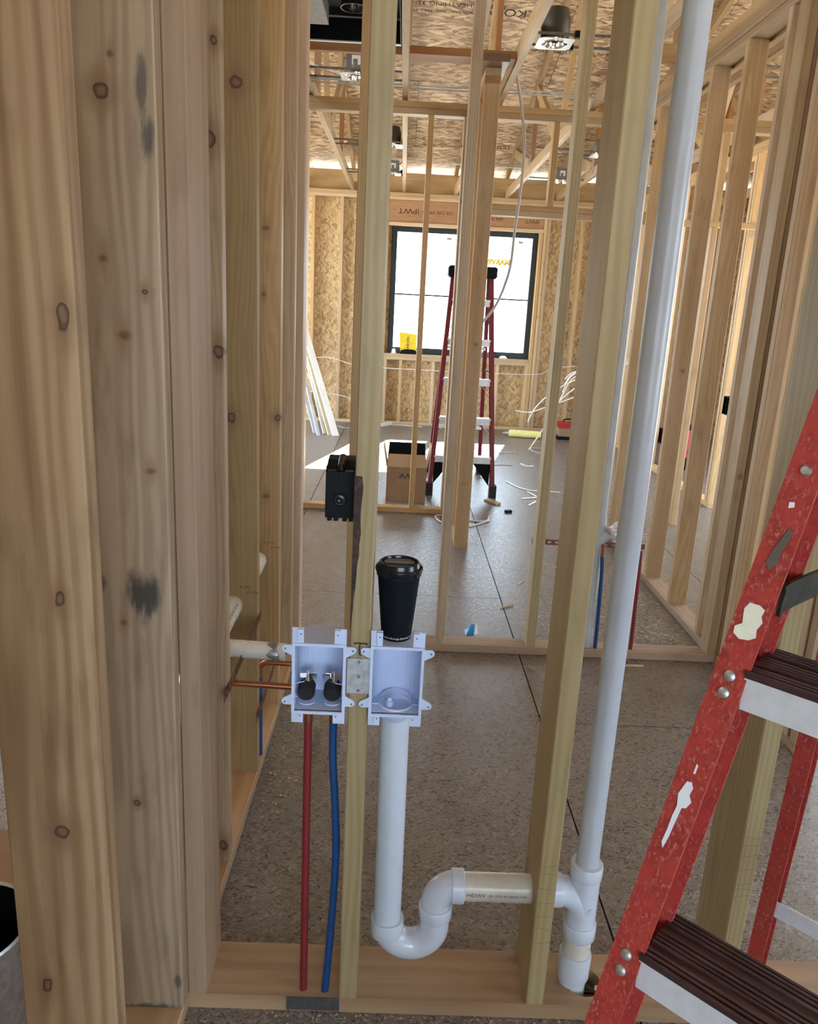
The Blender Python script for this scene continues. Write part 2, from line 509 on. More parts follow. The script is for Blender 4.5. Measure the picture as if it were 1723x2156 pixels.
class MB:
    """collects shapes (in world or any one frame) into one mesh"""

    def __init__(s):
        s.v = []
        s.f = []
        s.sm = []

    def add(s, vs, fs, smooth=False):
        b = len(s.v)
        s.v += [V(p) for p in vs]
        s.f += [tuple(i + b for i in f) for f in fs]
        s.sm += [smooth] * len(fs)
        return s

    def box(s, c, size, mw=None, ch=0.0):
        hx, hy, hz = (d / 2 for d in size)
        vs = [V((sx * hx, sy * hy, sz * hz)) for sx in (-1, 1) for sy in (-1, 1) for sz in (-1, 1)]
        vs = [(mw @ p if mw is not None else p + V(c)) for p in vs]
        return s.add(vs, [(0, 1, 3, 2), (4, 6, 7, 5), (0, 4, 5, 1), (2, 3, 7, 6), (0, 2, 6, 4), (1, 5, 7, 3)])

    def span(s, a, b):
        a, b = V(a), V(b)
        return s.box((a + b) / 2, tuple(abs(b[i] - a[i]) for i in range(3)))

    def prism(s, poly, h, mw):
        """poly in local XY, thickness h along local +Z"""
        n = len(poly)
        vs = [mw @ V((x, y, 0)) for x, y in poly] + [mw @ V((x, y, h)) for x, y in poly]
        fs = [tuple(range(n - 1, -1, -1)), tuple(range(n, 2 * n))]
        fs += [(i, (i + 1) % n, n + (i + 1) % n, n + i) for i in range(n)]
        return s.add(vs, fs)

    def tube(s, pts, r, seg=16, caps=True, smooth=True, radii=None, hollow=0.0):
        pts = [V(p) for p in pts]
        n = len(pts)
        tan = []
        for i in range(n):
            t = (pts[min(i + 1, n - 1)] - pts[max(i - 1, 0)])
            tan.append(t.normalized())
        up = V((0, 0, 1)) if abs(tan[0].z) < 0.9 else V((0, 1, 0))
        nrm = tan[0].cross(up).normalized()
        rings = []
        vs = []
        for i in range(n):
            nrm = (nrm - tan[i] * nrm.dot(tan[i])).normalized()
            bn = tan[i].cross(nrm)
            rr = radii[i] if radii else r
            rings.append(len(vs))
            for k in range(seg):
                a = 2 * PI * k / seg
                vs.append(pts[i] + (nrm * math.cos(a) + bn * math.sin(a)) * rr)
        fs = []
        for i in range(n - 1):
            for k in range(seg):
                k2 = (k + 1) % seg
                fs.append((rings[i] + k, rings[i] + k2, rings[i + 1] + k2, rings[i + 1] + k))
        s.add(vs, fs, smooth)
        if caps:
            b = len(s.v) - len(vs)
            s.f.append(tuple(b + rings[0] + k for k in range(seg - 1, -1, -1)))
            s.sm.append(False)
            s.f.append(tuple(b + rings[-1] + k for k in range(seg)))
            s.sm.append(False)
        return s

    def lathe(s, prof, mw=None, seg=32, smooth=True):
        """profile (r, z) turned about local Z"""
        vs = []
        fs = []
        n = len(prof)
        for (r, z) in prof:
            for k in range(seg):
                a = 2 * PI * k / seg
                p = V((r * math.cos(a), r * math.sin(a), z))
                vs.append(mw @ p if mw is not None else p)
        for i in range(n - 1):
            for k in range(seg):
                k2 = (k + 1) % seg
                fs.append((i * seg + k, i * seg + k2, (i + 1) * seg + k2, (i + 1) * seg + k))
        s.add(vs, fs, smooth)
        return s

    def mesh(s, name, origin=V((0, 0, 0)), angle=35):
        me = bpy.data.meshes.new(name)
        o = V(origin)
        me.from_pydata([tuple(p - o) for p in s.v], [], s.f)
        for p, k in zip(me.polygons, s.sm):
            p.use_smooth = k
        me.validate()
        bm = bmesh.new()
        bm.from_mesh(me)
        bmesh.ops.recalc_face_normals(bm, faces=bm.faces)
        bm.to_mesh(me)
        bm.free()
        if any(s.sm):
            try:
                me.set_sharp_from_angle(angle=math.radians(angle))
            except Exception:
                pass
        me.update()
        return me

    def build(s, name, mat, parent=None, origin=None):
        if origin is None:
            xs = [p for p in s.v]
            origin = V((sum(p.x for p in xs) / len(xs), sum(p.y for p in xs) / len(xs), min(p.z for p in xs)))
        return link(name, s.mesh(name, origin), parent, M.Translation(V(origin)), mat)


BOARDS = {}


def board_mesh(L, w, t, ch=0.0025):
    key = (round(L, 3), round(w, 4), round(t, 4))
    hw, ht = w / 2, t / 2
    prof = [(-hw + ch, -ht), (hw - ch, -ht), (hw, -ht + ch), (hw, ht - ch), (hw - ch, ht), (-hw + ch, ht), (-hw, ht - ch), (-hw, -ht + ch)]
    vs = [(0, y, z) for y, z in prof] + [(L, y, z) for y, z in prof]
    fs = [tuple(range(7, -1, -1)), tuple(range(8, 16))] + [(i, (i + 1) % 8, 8 + (i + 1) % 8, 8 + i) for i in range(8)]
    return key, vs, fs


def board(name, p, q, w, t, wdir, mat, parent):
    """timber from p to q (centre line); w along wdir, t across"""
    p, q = V(p), V(q)
    L = (q - p).length
    key, vs, fs = board_mesh(L, w, t)
    key = key + (mat if isinstance(mat, str) else mat.name,)
    me = BOARDS.get(key)
    if me is None:
        me = bpy.data.meshes.new(name)
        me.from_pydata(vs, [], fs)
        BOARDS[key] = me
    return link(name, me, parent, frame_from(q - p, wdir, p), mat)


def stud(parent, x0, x1, y0, y1, z0=0.038, z1=2.667, mat='wood', name='stud', top=None):
    """upright timber filling x0..x1, y0..y1"""
    dx, dy = x1 - x0, y1 - y0
    c = V(((x0 + x1) / 2, (y0 + y1) / 2, z0))
    e = V((c.x, c.y, z1)) + (V(top) if top else V((0, 0, 0)))
    if dx >= dy:
        return board(name, c, e, dx, dy, (1, 0, 0), mat, parent)
    return board(name, c, e, dy, dx, (0, 1, 0), mat, parent)


def beam(parent, a, b, mat='wood', name='plate'):
    """level timber filling the box a..b, grain along its longest side"""
    a, b = V(a), V(b)
    d = b - a
    c = (a + b) / 2
    if d.x >= d.y and d.x >= d.z:
        ax, others = 0, (1, 2)
    elif d.y >= d.z:
        ax, others = 1, (0, 2)
    else:
        ax, others = 2, (0, 1)
    p = c.copy()
    p[ax] = a[ax]
    q = c.copy()
    q[ax] = b[ax]
    w_ax, t_ax = (others if d[others[0]] >= d[others[1]] else others[::-1])
    wd = V((0, 0, 0))
    wd[w_ax] = 1
    return board(name, p, q, d[w_ax], d[t_ax], wd, mat, parent)


def slab(name, a, b, mat, parent=None):
    """thin sheet with its own origin in one corner"""
    a, b = V(a), V(b)
    return MB().span(a, b).build(name, mat, parent, origin=a)


def smooth_pts(pts, k=6):
    pts = [V(p) for p in pts]
    if len(pts) < 3:
        return pts
    out = []
    P = [pts[0] * 2 - pts[1]] + pts + [pts[-1] * 2 - pts[-2]]
    for i in range(1, len(P) - 2):
        for j in range(k):
            t = j / k
            a, b, c, d = P[i - 1], P[i], P[i + 1], P[i + 2]
            out.append(0.5 * ((2 * b) + (c - a) * t + (2 * a - 5 * b + 4 * c - d) * t * t + (3 * b - a - 3 * c + d) * t ** 3))
    out.append(pts[-1])
    return out


def wire(name, pts, r, mat, parent=None, seg=6, k=6):
    return MB().tube(smooth_pts(pts, k), r, seg).build(name, mat, parent)


TEXTS = {}


def text_mesh(body, size=1.0, align='CENTER', bold=0.0):
    cu = bpy.data.curves.new('lettering', 'FONT')
    cu.body = body
    cu.size = size
    cu.offset = bold
    cu.align_x = align
    cu.align_y = 'CENTER'
    cu.fill_mode = 'FRONT'
    ob = bpy.data.objects.new('lettering', cu)
    COL.objects.link(ob)
    dg = bpy.context.evaluated_depsgraph_get()
    dg.update()
    me = bpy.data.meshes.new_from_object(ob.evaluated_get(dg))
    bpy.data.objects.remove(ob, do_unlink=True)
    bpy.data.curves.remove(cu)
    me.materials.clear()
    return me


def lettering(body, size, mw, mat, parent, name='lettering', sx=1.0, warp=None, bold=0.0):
    me = text_mesh(body, size, 'CENTER', bold)
    for v in me.vertices:
        c = V((v.co.x * sx, v.co.y, 0))
        v.co = warp(c) if warp else c
    return link(name, me, parent, mw, mat)

# ================================================================== SETTING
T = 0.038
TOPZ = 2.667          # underside of the double top plates
PLZ = 2.743           # top of the double top plates

# ---- floor: strand-board sheets laid in rows running away from the camera
floor = struct('floor', (0, 4, -0.02), 'grey-brown strand board subfloor sheets with open joints')
rows = [(-3.075, 2.63), (-1.855, 1.41), (-0.635, 3.85), (0.585, 2.594), (1.805, 3.85), (3.025, 2.594)]
gap = 0.0026
for x0, ys in rows:
    y = ys - 2.44 * 3
    while y < 10.1:
        a, b = max(y, -2.6), min(y + 2.44, 10.1)
        if b - a > 0.05:
            slab('floor_panel', (x0 + gap, a + gap, -0.018), (x0 + 1.22 - gap, b - gap, 0.0), 'osb_floor', floor)
        y += 2.44
slab('floor_light_block', (-3.075, -2.6, -0.06), (4.245, 10.1, -0.02), 'dark_base', floor)  # dark sheet added below so no light leaks up the joints

# ---- pale graded ground outside the building
MT['ground'] = simple('pale_gravel', (0.42, 0.40, 0.36), 0.95, mottled=0.25, scale=1.5)
gnd = MB().add([(-60, -60, -0.45), (60, -60, -0.45), (60, 80, -0.45), (-60, 80, -0.45)], [(0, 1, 2, 3)]).build('ground', 'ground', None, origin=(0, 0, -0.45))
gnd['kind'] = 'structure'
gnd['label'] = 'pale graded gravel ground outside the building'

# ---- near wall: 2x6 plumbing wall straight ahead
NY0, NY1 = 1.342, 1.482
wall_near = struct('wall_near', (0.3, 1.41, 0), 'open stud wall carrying the laundry plumbing')


def holed_plate(name, x0, x1, y0, y1, z0, z1, hc, hr, mat, parent):
    """timber plate with one bored hole"""
    mb = MB()
    s = 0.062
    a, b = hc[0] - s, hc[0] + s
    n = 24
    mb.add([(x, y, z) for x in (x0, a) for y in (y0, y1) for z in (z0, z1)],
           [(0, 1, 3, 2), (0, 4, 5, 1), (2, 3, 7, 6), (0, 2, 6, 4), (1, 5, 7, 3)])
    mb.add([(x, y, z) for x in (b, x1) for y in (y0, y1) for z in (z0, z1)],
           [(4, 6, 7, 5), (0, 4, 5, 1), (2, 3, 7, 6), (0, 2, 6, 4), (1, 5, 7, 3)])
    vs = []
    for z in (z1, z0):
        for k in range(n):
            an = 2 * PI * k / n
            c, sn = math.cos(an), math.sin(an)
            vs.append((hc[0] + c * hr, hc[1] + sn * hr, z))
        for k in range(n):
            an = 2 * PI * k / n
            c, sn = math.cos(an), math.sin(an)
            m = max(abs(c), abs(sn))
            x = hc[0] + c / m * s
            yy = sn / m
            y = hc[1] + (yy * (y1 - hc[1]) if yy > 0 else yy * (hc[1] - y0))
            vs.append((x, y, z))
    fs = []
    for k in range(n):
        k2 = (k + 1) % n
        fs.append((k, k2, n + k2, n + k))
        fs.append((2 * n + k, 3 * n + k, 3 * n + k2, 2 * n + k2))
        fs.append((k, 2 * n + k, 2 * n + k2, k2))
        fs.append((n + k, n + k2, 3 * n + k2, 3 * n + k))
    mb.add(vs, fs)
    p = V((x0, (y0 + y1) / 2, (z0 + z1) / 2))
    return link(name, mb.mesh(name, p), parent, M.Translation(p), mat)


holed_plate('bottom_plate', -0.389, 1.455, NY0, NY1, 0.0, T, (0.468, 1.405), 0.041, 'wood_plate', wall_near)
MT['wood_end'] = wood('end_stud_timber', (0.50, 0.365, 0.20), (0.33, 0.21, 0.10), knots=[(1.627, 0.010, 0.006, 1.6), (1.256, -0.013, 0.005, 1.8), (0.607, -0.002, 0.006, 1.7)], generic=False)
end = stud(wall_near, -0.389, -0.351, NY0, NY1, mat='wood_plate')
plumb = stud(wall_near, -0.070, -0.032, NY0, NY1, mat='wood_green')
rstud = stud(wall_near, 0.331, 0.369, NY0, NY1, mat='wood_green')
stud3 = stud(wall_near, 0.734, 0.772, NY0, NY1, mat='wood_green')
stud(wall_near, 1.138, 1.176, NY0, NY1, mat='wood')
beam(wall_near, (-0.389, NY0, TOPZ), (1.455, NY1, TOPZ + T), name='top_plate')
beam(wall_near, (-0.389, NY0, TOPZ + T), (1.455, NY1, PLZ), name='top_plate')

# strip of bark left on the edge of the middle stud
mb = MB()
nz = 14
prev = None
for i in range(nz + 1):
    f = i / nz
    z = 0.885 + (1.178 - 0.885) * f
    wdt = 0.0145 * min(1.0, f * 1.6 + 0.03) * (0.85 + 0.3 * random.random())
    vs = [(-0.0706, NY0 + 0.030 * min(1, f * 2), z), (-0.0710, NY0 - 0.0006, z), (-0.0706 + wdt, NY0 - 0.0010, z)]
    if prev is not None:
        mb.add(prev + vs, [(0, 1, 4, 3), (1, 2, 5, 4)])
    prev = vs
mb.build('bark_strip', 'bark', plumb)

# carpenter's pencil strokes on two studs
for st, xx, zs in ((rstud, 0.350, (0.385, 0.366, 0.330, 0.296, 0.262, 0.232, 0.196)), (stud3, 0.753, (0.470, 0.452, 0.428, 0.395, 0.360, 0.348, 0.331))):
    mb = MB()
    for z in zs:
        w = 0.017
        tl = random.uniform(-0.004, 0.003)
        mb.add([(xx - w, NY0 - 0.0004, z + tl), (xx + w, NY0 - 0.0004, z - tl), (xx + w, NY0 - 0.0004, z - tl + 0.0009), (xx - w, NY0 - 0.0004, z + tl + 0.0009)], [(0, 1, 2, 3)])
    mb.build('pencil_marks', 'pencil', st)

# ---- left wall: 2x6 studs whose broad faces look at the camera
LX0, LX1 = -0.529, -0.389
wall_left = struct('wall_left', (-0.459, 2.0, 0), 'open stud wall running along the hallway')
MT['wood_A'] = wood('broad_stud_timber', (0.46, 0.34, 0.215), (0.19, 0.108, 0.056), knots=[(0.685, 0.007, 0.0085, 1.15), (1.40, 0.055, 0.006, 2.4), (0.413, -0.032, 0.006, 1.6), (1.04, 0.027, 0.005, 1.8)], ringscale=11, generic=False, rough=0.5, ringw=0.34)
MT['wood_B'] = wood('stained_stud_timber', (0.44, 0.335, 0.215), (0.19, 0.118, 0.068), knots=[(1.434, 0.044, 0.0045, 1.1), (1.482, -0.022, 0.008, 0.8), (1.365, 0.008, 0.011, 0.7), (1.14, 0.043, 0.010, 0.55), (1.725, -0.012, 0.010, 1.0), (1.776, 0.005, 0.006, 0.8), (0.86, -0.015, 0.008, 0.8), (0.488, -0.006, 0.005, 1.0)],
                    stains=[(0.912, 0.022, 0.055, 0.040, 0.93), (0.935, -0.050, 0.020, 0.012, 0.7), (1.735, 0.050, 0.060, 0.012, 0.75), (1.665, 0.056, 0.040, 0.012, 0.8), (0.070, 0.060, 0.02, 0.01, 0.7), (0.0, 0.0, 0.012, 0.07, 0.8)], ringscale=16, generic=False, rough=0.48, ringw=0.3)
MT['wood_C'] = wood('knotty_stud_timber', PALE, PALE_D, knots=[(1.925, 0.058, 0.006, 1.3), (1.744, 0.046, 0.011, 1.2), (1.316, 0.060, 0.009, 1.5), (0.049, 0.054, 0.010, 1.2)])
MT['wood_D'] = wood('ring_knot_timber', (0.39, 0.295, 0.175), (0.23, 0.155, 0.078), knots=[(1.95, 0.018, 0.013, 1.0), (1.109, 0.0, 0.010, 1.2)], generic=False)
MT['wood_E'] = wood('spike_knot_timber', PALE, PALE_D, knots=[(1.645, 0.021, 0.012, 0.6), (1.445, 0.014, 0.009, 0.7), (1.052, 0.061, 0.009, 1.0), (0.782, 0.023, 0.012, 0.6)], generic=False)
for y0, mt in ((0.960, 'wood_A'), (1.304, 'wood_B'), (1.745, 'wood_C'), (2.155, 'wood_D'), (2.580, 'wood_E'), (2.905, 'wood'), (0.56, 'wood'), (0.16, 'wood')):
    stud(wall_left, LX0, LX1, y0, y0 + T, mat=mt)
stud(wall_left, LX0 + 0.01, LX1 - 0.035, 2.945, 2.983, mat='wood_warm')
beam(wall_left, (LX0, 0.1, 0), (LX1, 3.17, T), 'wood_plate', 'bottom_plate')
beam(wall_left, (LX0, 0.1, TOPZ), (LX1, 3.26, TOPZ + T), name='top_plate')
beam(wall_left, (LX0, 0.1, TOPZ + T), (LX1, 3.26, PLZ), name='top_plate')

# ---- middle wall: 2x4, about three metres away
WY0, WY1 = 3.172, 3.261
wall_middle = struct('wall_middle', (0.5, 3.2, 0), 'second open stud wall across the room')
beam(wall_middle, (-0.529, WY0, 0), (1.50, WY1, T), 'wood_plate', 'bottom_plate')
beam(wall_middle, (-0.529, WY0, TOPZ + 0.002), (1.50, WY1, TOPZ + T), name='top_plate')
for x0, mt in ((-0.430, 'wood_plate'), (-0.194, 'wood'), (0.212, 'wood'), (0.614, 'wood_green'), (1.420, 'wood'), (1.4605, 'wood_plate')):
    stud(wall_middle, x0, x0 + 0.039, WY0, WY1, mat=mt)

# ---- right wall: 2x4 running away, faces to the left
QX0, QX1 = 1.455, 1.544
wall_right = struct('wall_right', (1.5, 4.0, 0), 'open stud wall on the far side of the room')
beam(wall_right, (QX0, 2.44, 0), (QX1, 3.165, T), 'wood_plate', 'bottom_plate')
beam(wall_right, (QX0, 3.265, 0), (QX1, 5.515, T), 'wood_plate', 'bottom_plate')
for y0, mt in ((2.445, 'wood'), (2.50, 'wood_warm'), (2.945, 'wood_warm'), (3.093, 'wood'), (3.395, 'wood'), (3.79, 'wood'), (4.195, 'wood'), (4.60, 'wood_warm'), (5.005, 'wood'), (5.41, 'wood_warm')):
    stud(wall_right, QX0, QX1, y0, y0 + T, mat=mt)
beam(wall_right, (QX0, 0.9, TOPZ), (QX1, 5.515, TOPZ + T), name='top_plate')
beam(wall_right, (QX0 - 0.004, 0.9, TOPZ + T), (QX1, 5.515, PLZ), name='top_plate')
beam(wall_right, (QX0 + 0.01, 0.9, PLZ), (QX0 + 0.05, 5.515, PLZ + 0.07), name='nailer')
beam(wall_right, (QX1 + 0.002, 0.9, TOPZ - 0.012), (QX1 + 0.040, 5.515, PLZ + 0.02), 'wood', 'nailer')

# ---- short wall seen end-on behind the middle wall
CX0, CX1 = 0.392, 0.480
wall_centre = struct('wall_centre', (0.436, 5.1, 0), 'short stud wall seen end-on')
beam(wall_centre, (CX0, 4.715, 0), (CX1, 5.52, T), 'wood_warm', 'bottom_plate')
for y0, mt in ((4.718, 'wood'), (5.10, 'wood_warm'), (5.475, 'wood_warm')):
    stud(wall_centre, CX0, CX1, y0, y0 + T, mat=mt)
beam(wall_centre, (CX0, 4.715, TOPZ), (CX1, 5.52, TOPZ + T), 'wood_red', 'top_plate')
beam(wall_centre, (CX0, 4.715, TOPZ + T), (CX1, 5.52, PLZ), 'wood_warm', 'top_plate')
beam(wall_centre, (CX0 - 0.03, 4.60, PLZ), (CX1 + 0.03, 5.52, PLZ + T), 'end_grain', 'nailer')

# ---- inner wall with a wide doorway
IY0, IY1 = 5.522, 5.611
wall_inner = struct('wall_inner', (0.3, 5.56, 0), 'open stud wall with a wide doorway')
beam(wall_inner, (-1.9, IY0, 0), (0.392, IY1, T), 'wood_warm', 'bottom_plate')
for x0 in (-1.51, -1.11, -0.70, -0.296, 0.110, 0.345):
    stud(wall_inner, x0, x0 + T, IY0, IY1, mat='wood_warm')
beam(wall_inner, (-1.9, IY0, TOPZ), (2.55, IY1, TOPZ + T), 'wood', 'top_plate')
beam(wall_inner, (-1.9, IY0, TOPZ + T), (2.55, IY1, PLZ), 'wood', 'top_plate')
beam(wall_inner, (0.482, IY0, 2.080), (1.62, IY1, 2.116), 'wood', 'header')
beam(wall_inner, (0.482, IY0, 2.116), (1.62, IY1, 2.152), 'wood', 'header')
for x0 in (0.93, 1.34):
    stud(wall_inner, x0, x0 + T, IY0, IY1, 2.152, TOPZ, mat='wood', name='cripple_stud')
stud(wall_inner, 0.482, 0.520, IY0, IY1, 0.0, 2.08, mat='wood_warm', name='jack_stud')
for x0 in (1.62, 1.66, 2.05):
    stud(wall_inner, x0, x0 + T, IY0, IY1, 0.0, mat='wood_warm')
for x0 in (1.75, 2.15, 2.45):
    pass
beam(wall_inner, (1.66, IY0, 2.080), (2.55, IY1, 2.116), 'wood_warm', 'header')

# ---- side wall further right with another doorway
SX0, SX1 = 2.550, 2.639
wall_side = struct('wall_side', (2.6, 7.0, 0), 'open stud wall in the next room')
beam(wall_side, (SX0, 6.10, 0), (SX1, 9.86, T), 'wood_warm', 'bottom_plate')
y = 6.12
for i in range(10):
    stud(wall_side, SX0, SX1, y, y + T, mat='wood_warm')
    y += 0.05 if i == 0 else 0.406
beam(wall_side, (SX0, 3.0, TOPZ), (SX1, 9.86, TOPZ + T), 'wood_warm', 'top_plate')
beam(wall_side, (SX0, 3.0, TOPZ + T), (SX1, 9.86, PLZ), 'wood_warm', 'top_plate')
beam(wall_side, (SX0, 4.9, 2.085), (SX1, 6.12, 2.123), 'wood_warm', 'header')
beam(wall_side, (SX0, 4.9, 2.123), (SX1, 6.12, 2.161), 'wood_warm', 'header')
for y in (5.0, 5.35, 5.72, 5.95):
    stud(wall_side, SX0, SX1, y, y + T, 2.161, TOPZ, mat='wood_warm', name='cripple_stud')
for y in (4.86, 4.45, 4.05, 3.6, 3.2):
    stud(wall_side, SX0, SX1, y, y + T, 0, mat='wood_warm')

# ---- far wall with the window
FY = 9.86             # room-side face of the far studs
FB = 10.0
wall_far = struct('wall_far', (0.7, 9.95, 0), 'far exterior wall with golden strand board sheathing')
WX0, WX1, WZ0, WZ1 = -0.165, 1.60, 0.885, 2.385
beam(wall_far, (-3.0, FY, 0), (4.2, FB, T), 'wood_warm', 'bottom_plate')
beam(wall_far, (-3.0, FY, TOPZ + 0.006), (4.2, FB, TOPZ + T), 'wood_warm', 'top_plate')
beam(wall_far, (-3.0, FY, TOPZ + T), (4.2, FB, PLZ + 0.01), 'wood_warm', 'top_plate')
for x0 in (-2.6, -2.2, -1.6, -1.13, -0.79, 2.10, 2.52, 2.93, 3.34, 3.75):
    stud(wall_far, x0, x0 + T, FY, FB, z1=TOPZ + 0.006, mat='wood_warm')
for x0 in (-0.290, -0.246, 1.605, 1.648, 1.690):
    stud(wall_far, x0, x0 + T, FY, FB, z1=2.385 if x0 in (-0.246, 1.605) else TOPZ, mat='wood_warm', name='jack_stud')
beam(wall_far, (-0.252, FY + 0.02, 2.425), (1.690, FB, TOPZ + 0.004), 'lvl', 'header')
beam(wall_far, (-0.208, FY, 2.386), (1.648, FB, 2.424), 'wood_warm', 'header_plate')
beam(wall_far, (-0.208, FY, 0.845), (1.605, FB, 0.883), 'wood_warm', 'rough_sill')
beam(wall_far, (-0.208, FY, 0.807), (1.605, FB, 0.845), 'wood_warm', 'rough_sill')
for x0 in (-0.205, -0.012, 0.395, 0.80, 1.20, 1.566):
    stud(wall_far, x0, x0 + T, FY, FB, z1=0.807, mat='wood_warm', name='cripple_stud')
for (xa, xb, za, zb) in ((-3.0, -1.78, 0, 3.2), (-1.777, -0.557, 0, 3.2), (-0.554, -0.17, 0, 3.2), (-0.167, 1.602, 0, 0.845), (-0.167, 1.602, 2.40, 3.2),
                         (1.605, 1.886, 0, 3.2), (1.889, 3.109, 0, 3.2), (3.112, 4.2, 0, 3.2)):
    slab('sheathing_panel', (xa, FB + 0.001, za), (xb, FB + 0.012, zb if zb != 3.2 else 2.99), 'osb_wall', wall_far)
for (xa, xb, za, zb) in ((-3.0, -0.150, 0, 2.99), (1.590, 4.2, 0, 2.99), (-0.150, 1.590, 0, 0.90), (-0.150, 1.590, 2.375, 2.99)):
    slab('gap_light_block', (xa, FB + 0.031, za), (xb, FB + 0.034, zb), 'dark_base', wall_far)  # unseen sheets added to block daylight through the wall gaps
beam(wall_far, (-3.0, FB - 0.04, PLZ + 0.012), (4.2, FB - 0.002, 2.985), 'wood_warm', 'eave_blocking')

# ---- outer side walls (mostly out of view), with openings added to let daylight in
for nm, xw, s in (('wall_outer_left', -3.0, -1), ('wall_outer_right', 4.2, 1)):
    w = struct(nm, (xw, 5, 0), 'strand board outer wall')
    spans = ((-2.6, 5.7, 0, 3.6), (5.7, 9.5, 0, 0.1), (5.7, 9.5, 2.50, 3.6), (9.5, 10.0, 0, 3.0)) if s < 0 else \
        ((-2.6, -1.2, 0, 3.6), (-1.2, 0.7, 0, 0.8), (-1.2, 0.7, 2.30, 3.6), (0.7, 3.8, 0, 3.6), (3.8, 7.5, 0, 0.2), (3.8, 7.5, 2.40, 3.6), (7.5, 10.0, 0, 3.3))
    for (ya, yb, za, zb) in spans:
        a = (xw, ya + 0.002, za)
        b = (xw + 0.012 * s, yb - 0.002, zb)
        slab('sheathing_panel', (min(a[0], b[0]), a[1], a[2]), (max(a[0], b[0]), b[1], b[2]), 'osb_wall', w)
    for yy in ((5.66, 9.5, 0.2, 2.2) if s < 0 else (-1.24, 0.7, 3.76, 7.5, 8.3, 9.1, 9.6)):
        xa = xw if s < 0 else xw - 0.089
        stud(w, xa, xa + 0.089, yy, yy + T, z1=TOPZ + 0.08, mat='wood_warm')

wall_back = struct('wall_back', (0.6, -2.6, 0), 'strand board wall behind with a wide window opening')
for (xa, xb, za, zb) in ((-3.0, -0.4, 0, 3.4), (1.8, 4.2, 0, 3.4), (-0.4, 1.8, 0, 0.8), (-0.4, 1.8, 2.30, 3.4)):
    slab('sheathing_panel', (xa + 0.001, -2.612, za), (xb - 0.001, -2.60, zb), 'osb_wall', wall_back)

# ---- ceiling: trusses and roof sheathing
ceiling = struct('ceiling', (0.6, 6.5, PLZ), 'exposed roof trusses under strand board sheathing')


def roof_z(y):
    return 5.66 - 0.26 * y if y > 3.0 else 5.66 - 0.78 - 0.26 * (3.0 - y)


sl = math.atan(0.26)
for ix in range(4):
    xa = -3.6 + ix * 2.44 - (0.9 if False else 0)
    ya = 10.55
    k = 0
    while ya > 3.05:
        L = 1.216
        yb = max(ya - L * math.cos(sl), 3.0)
        off = 1.22 if k % 2 else 0.0
        x0, x1 = xa - off, xa - off + 2.436
        p = V((x0, ya, roof_z(ya)))
        me = MB().span((0, 0, 0), (x1 - x0, (ya - yb) / math.cos(sl) - 0.003, 0.011)).mesh('roof_panel')
        mw = frame_from((1, 0, 0), (0, -1, 0.26), p)
        # local z then points down, so lift the sheet above the chords
        mw = mw @ M.Translation(V((0, 0, -0.011)))
        link('roof_panel', me, ceiling, mw, 'osb_roof')
        ya -= L * math.cos(sl) + 0.003
        k += 1
    ya = 3.0
    while ya > -2.6:
        yb = ya - 1.18
        p = V((xa, yb, roof_z(yb)))
        me = MB().span((0, 0, 0), (2.436, 1.217, 0.011)).mesh('roof_panel')
        link('roof_panel', me, ceiling, frame_from((1, 0, 0), (0, 1, 0.26), p), 'osb_roof')
        ya = yb
# one more column so the staggered rows reach the side wall
ya, k = 10.55, 0
while ya > 3.05:
    if k % 2:
        p = V((-3.6 + 4 * 2.44 - 1.22, ya, roof_z(ya)))
        me = MB().span((0, 0, 0), (1.3, 1.213, 0.011)).mesh('roof_panel')
        link('roof_panel', me, ceiling, frame_from((1, 0, 0), (0, -1, 0.26), p) @ M.Translation(V((0, 0, -0.011))), 'osb_roof')
    ya -= 1.216 * math.cos(sl) + 0.003
    k += 1

for (ya_, yb_) in ((10.56, 3.0), (3.0, -2.62)):
    za_, zb_ = roof_z(ya_) + 0.02, roof_z(yb_ + (0.0001 if yb_ == 3.0 else 0)) + 0.02
    MB().add([(-3.7, ya_, za_), (4.9, ya_, za_), (4.9, yb_, zb_), (-3.7, yb_, zb_), (-3.7, ya_, za_ + 0.004), (4.9, ya_, za_ + 0.004), (4.9, yb_, zb_ + 0.004), (-3.7, yb_, zb_ + 0.004)],
             [(0, 1, 2, 3), (7, 6, 5, 4), (0, 4, 5, 1), (1, 5, 6, 2), (2, 6, 7, 3), (3, 7, 4, 0)]).build('roof_light_block', 'dark_base', ceiling)  # dark sheet added to stop sun and sky leaking through panel joints

